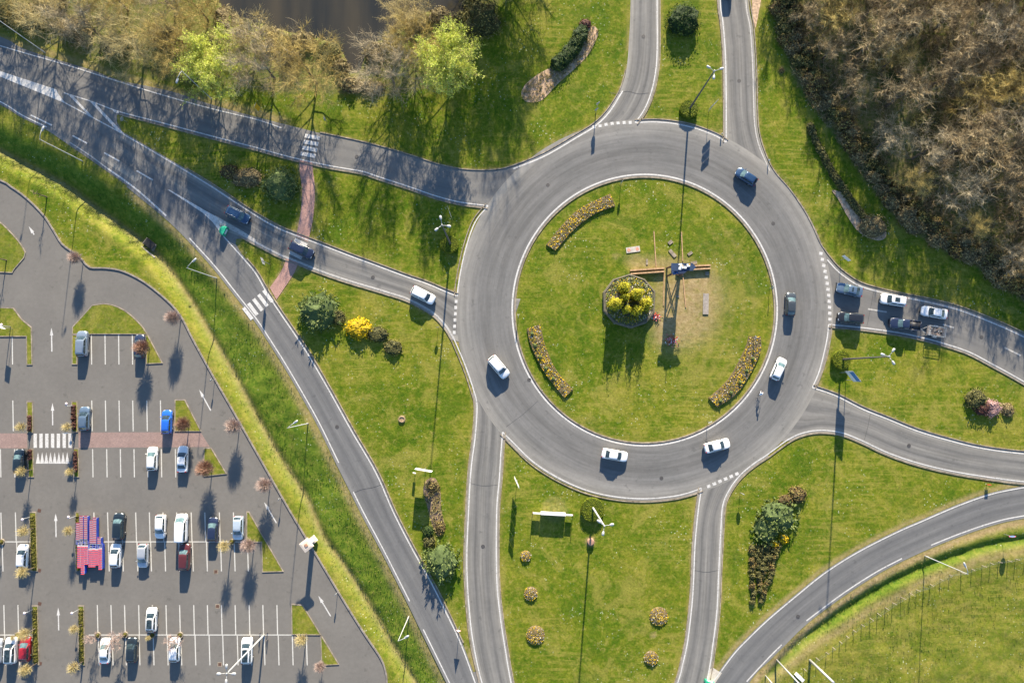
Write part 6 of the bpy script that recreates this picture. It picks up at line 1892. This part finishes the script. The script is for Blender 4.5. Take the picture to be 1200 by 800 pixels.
beam('upper long timber beam running east from the tower', (802, 312.5), (832, 311.2), .26, .55); beam('lower long timber beam running east from the tower', (792, 317.3), (832, 314.8), .26, .55)
beam('thin timber rail lying north of the tower, left of two', (766.2, 271), (768.8, 313), .16, .12); beam('thin timber rail lying north of the tower, right of two', (798.5, 272), (800, 306), .16, .12)
beam('thin timber rail lying south of the tower on the bare soil', (800, 320), (803.5, 360), .16, .12); beam('dark timber rail lying south of the tower in the shade', (778.2, 319), (777.5, 358), .14, .10)
def slab(name, label, c, w, h, ang, mat, z=.10, spots=None, cat='slab'):
    p = at(*c); mb = MB(); mb.box((0, 0, z / 2 - .02), (w, h, z + .04)); o = mb.build(name, mat); o.location = p; o.rotation_euler = (0, 0, R(ang))
    tag(o, label, cat)
    if spots:
        for x in spots:
            mb = MB(); mb.lathe([(.30, z), (.30, z + .02)], 16, (x, 0)); mb.build('round_cover', plain('terracotta_cover', (.50, .22, .15), .8), o)
slab('concrete_slab', 'pale slab with two reddish round covers on the central island', (741.8, 292.5), 2.45, 1.0, 8, plain('pale_slab', (.42, .38, .33), .8), spots=(-.75, .75))
slab('concrete_slab', 'grey weathered slab lying on the soil right of the tower', (827, 356), 1.0, 3.7, -2, plain('grey_slab', (.27, .235, .20), .85))
for i, (c, w, h, a) in enumerate((((785.5, 284), .8, .6, 40), ((788, 297), .6, 1.6, 40), ((808.5, 297), .9, .5, 35), ((758, 307), .35, 1.0, 0), ((813, 308), 1.1, .5, 10), ((828.5, 320.5), .65, .65, 0), ((794, 347), .6, .4, 0))):
    slab('stone', ('pale stone north of the tower', 'long pale stone touching the tower shadow line', 'pale stone right of the right rail', 'narrow upright stone beside the left rail', 'flat stone beside the upper east beam', 'white square stone at the end of the east beams', 'small grey stone in the tower shadow')[i], c, w, h, a, M['kerb'], .12, cat='stone')
# red flowers
for lab, c, rad in (('patch of red and white flowers in the tower shadow', (787, 399), 1.15), ('red and white flowers at the right rim of the raised bed', (768.5, 371), .75)):
    p = at(*c); r = random.Random(3); mb = MB()
    for i in range(150):
        q = (r.gauss(0, rad * .5), r.gauss(0, rad * .42)); leaf_quad(mb, Vector((*q, r.uniform(.1, .4))), .24, r, r.choice((0, 0, 1, 2, 3)), Vector((0, 0, 1)))
    o = mb.build('flower_patch', [SIGN_R, plain('pink_petal', (.55, .12, .16), .7), SIGN_W, FLOW[5]]); o.location = p; tag(o, lab, 'flowers')

# ---- totem by the car park lane
b = at(367, 632); t = thing('totem', 'tall cream square totem with a wide cap beside the car park lane', 'totem', b, R(38))
CREAM = plain('cream_render', (.60, .50, .40), .8, var=.15)
mb = MB(); mb.box((0, 0, .25), (1.2, 1.2, .7)); mb.build('plinth', CREAM, t)
mb = MB(); mb.box((0, 0, 2.1), (.62, .62, 3.2), 0, 0, .9); mb.build('column', CREAM, t)
mb = MB(); mb.loft([[(x * k, y * k, z) for x, y in ((-1, -1), (1, -1), (1, 1), (-1, 1))] for k, z in ((.5, 3.55), (.85, 3.72), (.90, 3.80), (.90, 3.98), (.55, 4.06))]); cp = mb.build('cap', CREAM, t)
mb = MB(); mb.box((0, 0, 4.10), (.5, .5, .12)); mb.build('finial', plain('terracotta_top', (.36, .20, .12), .8), cp)

# ---- bottom right: thick poles and cabinet
def pole(label, base, h, r0, mat=WHITE_S, name='utility_pole'):
    b = at(*base); b.z = ground_z(b.x, b.y) - .02
    t = thing(name, label, 'pole', b, 0, 'poles at the corner of the field')
    mb = MB(); mb.tube([(0, 0, -.2), (0, 0, h)], [r0, r0 * .8], 12); mb.build('shaft', mat, t, True)
    mb = MB(); mb.lathe([(r0 * .85, h - .02), (r0 * .9, h + .05), (.02, h + .12)], 12); mb.build('cap', STEEL, t)
pole('thick white pole standing in bare soil at the field corner', (949, 773), 8.6, .22)
pole('thinner white pole left of the white cabinet', (910.5, 773), 9.2, .14)
pole('short white pole nearest the bypass at the bottom edge', (897, 791), 3.0, .10)
b = at(935, 791); b.z = ground_z(b.x, b.y); t = thing('utility_cabinet', 'white utility cabinet between the white poles', 'cabinet', b, R(-42))
mb = MB(); mb.box((0, 0, .55), (1.25, .5, 1.1)); mb.build('housing', SIGN_W, t)
mb = MB(); mb.box((0, 0, 1.13), (1.33, .58, .07)); mb.build('lid', SIGN_W, t); mb = MB(); mb.box((0, 0, .04), (1.35, .6, .16)); mb.build('plinth', M['concrete'], t)
# fence of thin posts
FP = S([(925, 800), (942, 783), (956, 770), (968, 764), (984, 751), (1000, 738), (1020, 724), (1046, 706), (1066, 694), (1090, 684), (1112, 673), (1126, 670), (1150, 662), (1160, 659), (1180, 656), (1200, 652), (1240, 644), (1290, 636)], 8.5)
b0 = at(1050, 705); b0.z = 0
t = thing('wire_fence', 'old fence of thin wooden posts and wire along the corner field', 'fence', b0); fp = []
for i, p in enumerate(FP):
    q = at(p.x, p.y); q.z = ground_z(q.x, q.y); q -= b0
    l = Vector((rnd.gauss(0, .05), rnd.gauss(0, .05), 0)); hh = rnd.uniform(.95, 1.3)
    mb = MB(); mb.tube([q - Vector((0, 0, .15)), q + l + Vector((0, 0, hh))], [.06, .05], 6); mb.build('post', plain('fence_post', (.30, .25, .20), .9) if i == 0 else bpy.data.materials['fence_post'], t); fp.append(q + l + Vector((0, 0, hh)))
for f in (.35, .7, .95):
    mb = MB()
    for a, b in zip(fp, fp[1:]): mb.tube([a - Vector((0, 0, (1 - f) * 1.1)), b - Vector((0, 0, (1 - f) * 1.1))], .006, 3)
    mb.build('wire', GALV, t)
# culvert, stump and plinth
b = at(170, 284); b.z = ground_z(b.x, b.y); t = thing('culvert', 'dark culvert mouth with a concrete lip in the ditch', 'culvert', b + Vector((0, 0, -.75)), R(-38))
mb = MB(); mb.box((0, .55, .55), (2.2, .2, 1.2)); mb.box((-1.05, 0, .5), (.16, 1.3, 1.1)); mb.box((1.05, 0, .5), (.16, 1.3, 1.1)); mb.build('headwall', M['dark_kerb'], t)
mb = MB(); mb.box((0, .05, 1.14), (1.9, 1.2, .10)); mb.build('mouth_shade', plain('painted_mouth_dark', (.012, .012, .013), .8), t)  # near-black plate: the shade inside the culvert opening, put in as colour
mb = MB(); mb.box((.6, -1.3, .55), (3.2, .2, .8)); mb.build('lip', M['concrete'], t)
b = at(471, 491); mb = MB(); mb.lathe([(.62, -.05), (.60, .22), (.45, .26), (.40, .16), (.02, .15)], 14); o = mb.build('stone_ring', plain('mud_stone', (.27, .19, .11), .9, var=.4)); o.location = b; tag(o, 'low round stone ring alone on the western triangle lawn', 'stone ring')
b = at(692, 634); mb = MB(); mb.lathe([(.62, -.05), (.62, .45), (.5, .62), (.02, .66)], 14); o = mb.build('round_plinth', plain('rust_stone', (.34, .19, .13), .85, var=.3)); o.location = b; tag(o, 'rust coloured round plinth below the hedge of the pale mast', 'plinth')

# ================================================================== people and bicycle
SKIN = plain('skin', (.50, .32, .23), .6, var=.08); HAIR = plain('hair', (.05, .03, .02), .7)
def person(label, base, facing, joints, mats, z=.04, group=None):
    """one continuous skinned body; joints: dict of joint positions (x forward, y left, z up)"""
    b = at(*base); b.z = z
    J = joints
    chain = [('pelvis', 'waist', .155, .14), ('waist', 'chest', .14, .165), ('chest', 'neck', .165, .055), ('neck', 'head', .055, .10), ('head', 'crown', .105, .07)]
    for s in 'lr':
        chain += [('chest', 'sh' + s, .165, .075), ('sh' + s, 'el' + s, .065, .047), ('el' + s, 'wr' + s, .047, .034), ('wr' + s, 'hd' + s, .034, .036)]
        chain += [('pelvis', 'hip' + s, .155, .105), ('hip' + s, 'kn' + s, .10, .066), ('kn' + s, 'an' + s, .066, .045), ('an' + s, 'toe' + s, .048, .040)]
    names = list(J); idx = {n: i for i, n in enumerate(names)}
    me = bpy.data.meshes.new('person'); me.from_pydata([J[n] for n in names], [(idx[a], idx[c]) for a, c, _, _ in chain], [])
    o = bpy.data.objects.new('person', me); COL.objects.link(o)
    rad = {}
    for a, c, r0, r1 in chain: rad.setdefault(a, r0); rad[c] = min(rad.get(c, r1), r1) if c in ('crown',) else r1
    rad['pelvis'] = .15
    md = o.modifiers.new('skin', 'SKIN'); o.modifiers.new('sub', 'SUBSURF').levels = 1
    sv = me.skin_vertices[0].data
    for n in names: sv[idx[n]].radius = (rad.get(n, .05), rad.get(n, .05) * (.78 if n in ('chest', 'waist', 'pelvis') else 1)); sv[idx[n]].use_root = (n == 'pelvis')
    dg = bpy.context.evaluated_depsgraph_get(); ev = o.evaluated_get(dg)
    nm = bpy.data.meshes.new_from_object(ev)
    bpy.data.objects.remove(o)
    vs = [v.co.copy() for v in nm.vertices]; fs = [tuple(p.vertices) for p in nm.polygons]
    mb = MB(); mb.v = [tuple(v) for v in vs]; mb.f = fs; mb.m = []
    segs = [(Vector(J[a]), Vector(J[c]), a, c) for a, c, _, _ in chain]
    for f in fs:
        p = sum((vs[i] for i in f), Vector()) / len(f); best = None
        for A, B, a, c in segs:
            d = B - A; u = max(0, min(1, (p - A).dot(d) / d.length_squared)); q = (p - A - d * u).length
            if best is None or q < best[0]: best = (q, a, c, u)
        _, a, c, u = best
        if c in ('head', 'crown') or a in ('head', 'neck'): m = 2
        elif c.startswith('hd') or a.startswith('wr'): m = 2
        elif c.startswith('toe'): m = 4
        elif c[:3] in ('hip',) or c[:2] in ('kn', 'an'): m = 1
        elif a == 'pelvis' and u < .4: m = 1
        else: m = 0
        mb.m.append(m)
    for s in 'lr':      # five fingers on each hand
        h = Vector(J['hd' + s]); d = (h - Vector(J['wr' + s])).normalized(); side = d.cross(Vector((0, 0, 1)));
        side = side.normalized() if side.length > .1 else Vector((0, 1, 0)); dn = d.cross(side).normalized()
        if dn.z > 0: dn = -dn
        for k, ln in zip((-1.5, -.5, .5, 1.5), (.065, .078, .075, .058)):
            o0 = h + side * .019 * k; mb.tube([o0, o0 + d * ln * .6, o0 + d * ln * .8 + dn * ln * .55], [.0095, .009, .007], 5, 2)
        o0 = h - d * .02 + side * .03; mb.tube([o0, o0 + side * .03 + d * .02, o0 + side * .03 + d * .05 + dn * .03], [.011, .01, .008], 5, 2)
    hd, cr_ = Vector(J['head']), Vector(J['crown'])
    fw = Vector((1, 0, 0))
    mb.tube([hd + fw * .09 + Vector((0, 0, -.01)), hd + fw * .125 + Vector((0, 0, -.03))], [.016, .012], 5, 2)
    for s in (-1, 1):
        e = hd + fw * .098 + Vector((0, s * .034, .02)); mb.box(tuple(e), (.014, .024, .012), 0, 3); mb.box(tuple(hd + Vector((0, s * .104, 0))), (.04, .02, .06), 0, 2)
    mb.box(tuple(hd + fw * .098 + Vector((0, 0, -.065))), (.012, .045, .010), 0, 0)
    po = mb.build('person', [mats[0], mats[1], SKIN, HAIR, mats[2]], None, True)
    po.location = b; po.rotation_euler = (0, 0, facing)
    hm = MB(); hm.lathe([(.112, hd.z - .01), (.122, hd.z + .05), (.11, hd.z + .11), (.06, hd.z + .155), (.01, hd.z + .165)], 14); hm.v = [(v[0] + hd.x - .012, v[1] + hd.y, v[2]) for v in hm.v]
    hm.build('helmet' if len(mats) > 3 else 'hair', mats[3] if len(mats) > 3 else HAIR, po, True)
    tag(po, label, 'person', group)
    return po
def mirror(j):
    out = dict(j)
    for k, v in j.items():
        if k.endswith('l') and k[:-1] in ('sh', 'el', 'wr', 'hd', 'hip', 'kn', 'an', 'toe'): out[k[:-1] + 'r'] = (v[0], -v[1], v[2])
    return out
STAND = mirror(dict(pelvis=(0, 0, .95), waist=(0, 0, 1.12), chest=(0, 0, 1.36), neck=(0, 0, 1.52), head=(.02, 0, 1.64), crown=(.01, 0, 1.72), shl=(0, .19, 1.42), ell=(-.02, .24, 1.14), wrl=(.06, .25, .90), hdl=(.08, .25, .81), hipl=(0, .10, .90), knl=(.02, .11, .50), anl=(0, .11, .09), toel=(.15, .12, .05)))
tr = [plain('dark_trousers', (.025, .028, .04), .8), plain('shoes', (.03, .03, .03), .7)]
person('person in a blue top standing between the white and the red car', (20.2, 755), R(-90), STAND, [plain('blue_top', (.02, .08, .36), .8), tr[0], tr[1]], .02)
RIDE = mirror(dict(pelvis=(-.22, 0, .98), waist=(-.12, 0, 1.13), chest=(.08, 0, 1.34), neck=(.18, 0, 1.48), head=(.25, 0, 1.58), crown=(.25, 0, 1.67), shl=(.10, .19, 1.38), ell=(.30, .24, 1.18), wrl=(.48, .23, 1.03), hdl=(.55, .23, 1.00), hipl=(-.20, .10, .95), knl=(.14, .12, .72), anl=(-.02, .12, .36), toel=(.14, .12, .30)))
RIDE['knr'] = (.20, -.12, .80); RIDE['anr'] = (.06, -.12, .50); RIDE['toer'] = (.21, -.12, .46)
ca_ = R(52); bp = (888.5, 461.5)
person('cyclist in a white top riding beside the inner line of the roundabout', bp, ca_, RIDE, [plain('white_jersey', (.68, .70, .74), .7), tr[0], tr[1], SIGN_W], .045)
b = at(*bp); t = thing('bicycle', 'bicycle under the cyclist in white on the roundabout', 'bicycle', (b.x, b.y, .045), ca_)
for x in (-.52, .52):
    mb = MB(); pts = [(x + .33 * math.cos(a), 0, .34 + .33 * math.sin(a)) for a in [2 * math.pi * i / 24 for i in range(25)]]; mb.tube(pts, .018, 6, cap=False); w = mb.build('wheel', RUBBER, t)
    mb = MB()
    for i in range(10): a = math.pi * 2 * i / 10; mb.tube([(x, 0, .34), (x + .32 * math.cos(a), 0, .34 + .32 * math.sin(a))], .004, 3)
    mb.build('spokes', GALV, w)
mb = MB()
for a, c in (((-.52, 0, .34), (-.05, 0, .30)), ((-.05, 0, .30), (-.2, 0, .84)), ((-.2, 0, .80), (.36, 0, .82)), ((-.05, 0, .30), (.38, 0, .74)), ((-.52, 0, .34), (-.2, 0, .78)), ((.36, 0, .90), (.52, 0, .34))): mb.tube([a, c], .02, 6)
mb.build('frame', plain('bicycle_frame', (.06, .06, .07), .4), t)
mb = MB(); mb.tube([(.34, 0, .88), (.36, 0, 1.0)], .018, 6); mb.tube([(.36, 0, 1.0), (.40, .15, 1.0), (.55, .24, .98)], .014, 6); mb.tube([(.36, 0, 1.0), (.40, -.15, 1.0), (.55, -.24, .98)], .014, 6); mb.build('handlebar', TRIM, t)
mb = MB(); mb.loft([[(-.34, -.07, .84), (-.34, .07, .84), (-.08, .02, .84), (-.08, -.02, .84)], [(-.34, -.07, .88), (-.34, .07, .88), (-.08, .02, .88), (-.08, -.02, .88)]]); mb.build('saddle', TRIM, t)
for s, z, x in ((1, .30, -.02), (-1, .44, .10)):
    mb = MB(); mb.tube([(-.05, s * .03, .30), (x, s * .08, z)], .012, 5); mb.box((x + .03, s * .12, z), (.09, .08, .025)); mb.build('pedal', TRIM, t)

# ================================================================== camera and light
cam = bpy.data.cameras.new('camera'); co_ = bpy.data.objects.new('camera', cam); COL.objects.link(co_)
cam.sensor_width = 36; cam.lens = 24; cam.clip_end = 5000; cam.clip_start = 1
co_.location = (0, 0, CAM_H); co_.rotation_euler = (TILT, 0, 0)
sc.camera = co_
EL, AZ = R(19.6), R(4.8)     # sun height; direction from north towards east
sun = bpy.data.lights.new('sun', 'SUN'); so = bpy.data.objects.new('sun', sun); COL.objects.link(so)
sun.energy = SUN_E; sun.angle = R(.55); sun.color = (1.0, .88, .70)
d = Vector((math.sin(AZ) * math.cos(EL), math.cos(AZ) * math.cos(EL), math.sin(EL)))
so.rotation_euler = d.to_track_quat('Z', 'Y').to_euler(); so.location = d * 200
wd = bpy.data.worlds.new('World'); sc.world = wd; wd.use_nodes = True; nt = wd.node_tree
sky = nt.nodes.new('ShaderNodeTexSky'); sky.sky_type = 'NISHITA'; sky.sun_disc = False; sky.sun_elevation = EL; sky.sun_rotation = AZ
sky.air_density = 1.0; sky.dust_density = .3; sky.ozone_density = 4.0
bg = nt.nodes['Background']; bg.inputs['Strength'].default_value = SKY_S
nt.links.new(sky.outputs[0], bg.inputs['Color'])
vs_ = sc.view_settings; vs_.view_transform = 'Standard'; vs_.look = 'None'; vs_.exposure = EXPO; vs_.gamma = 1; vs_.use_curve_mapping = False
sc.display_settings.display_device = 'sRGB'
sc.cycles.max_bounces = 6; sc.cycles.diffuse_bounces = 3; sc.cycles.glossy_bounces = 3; sc.cycles.transparent_max_bounces = 4
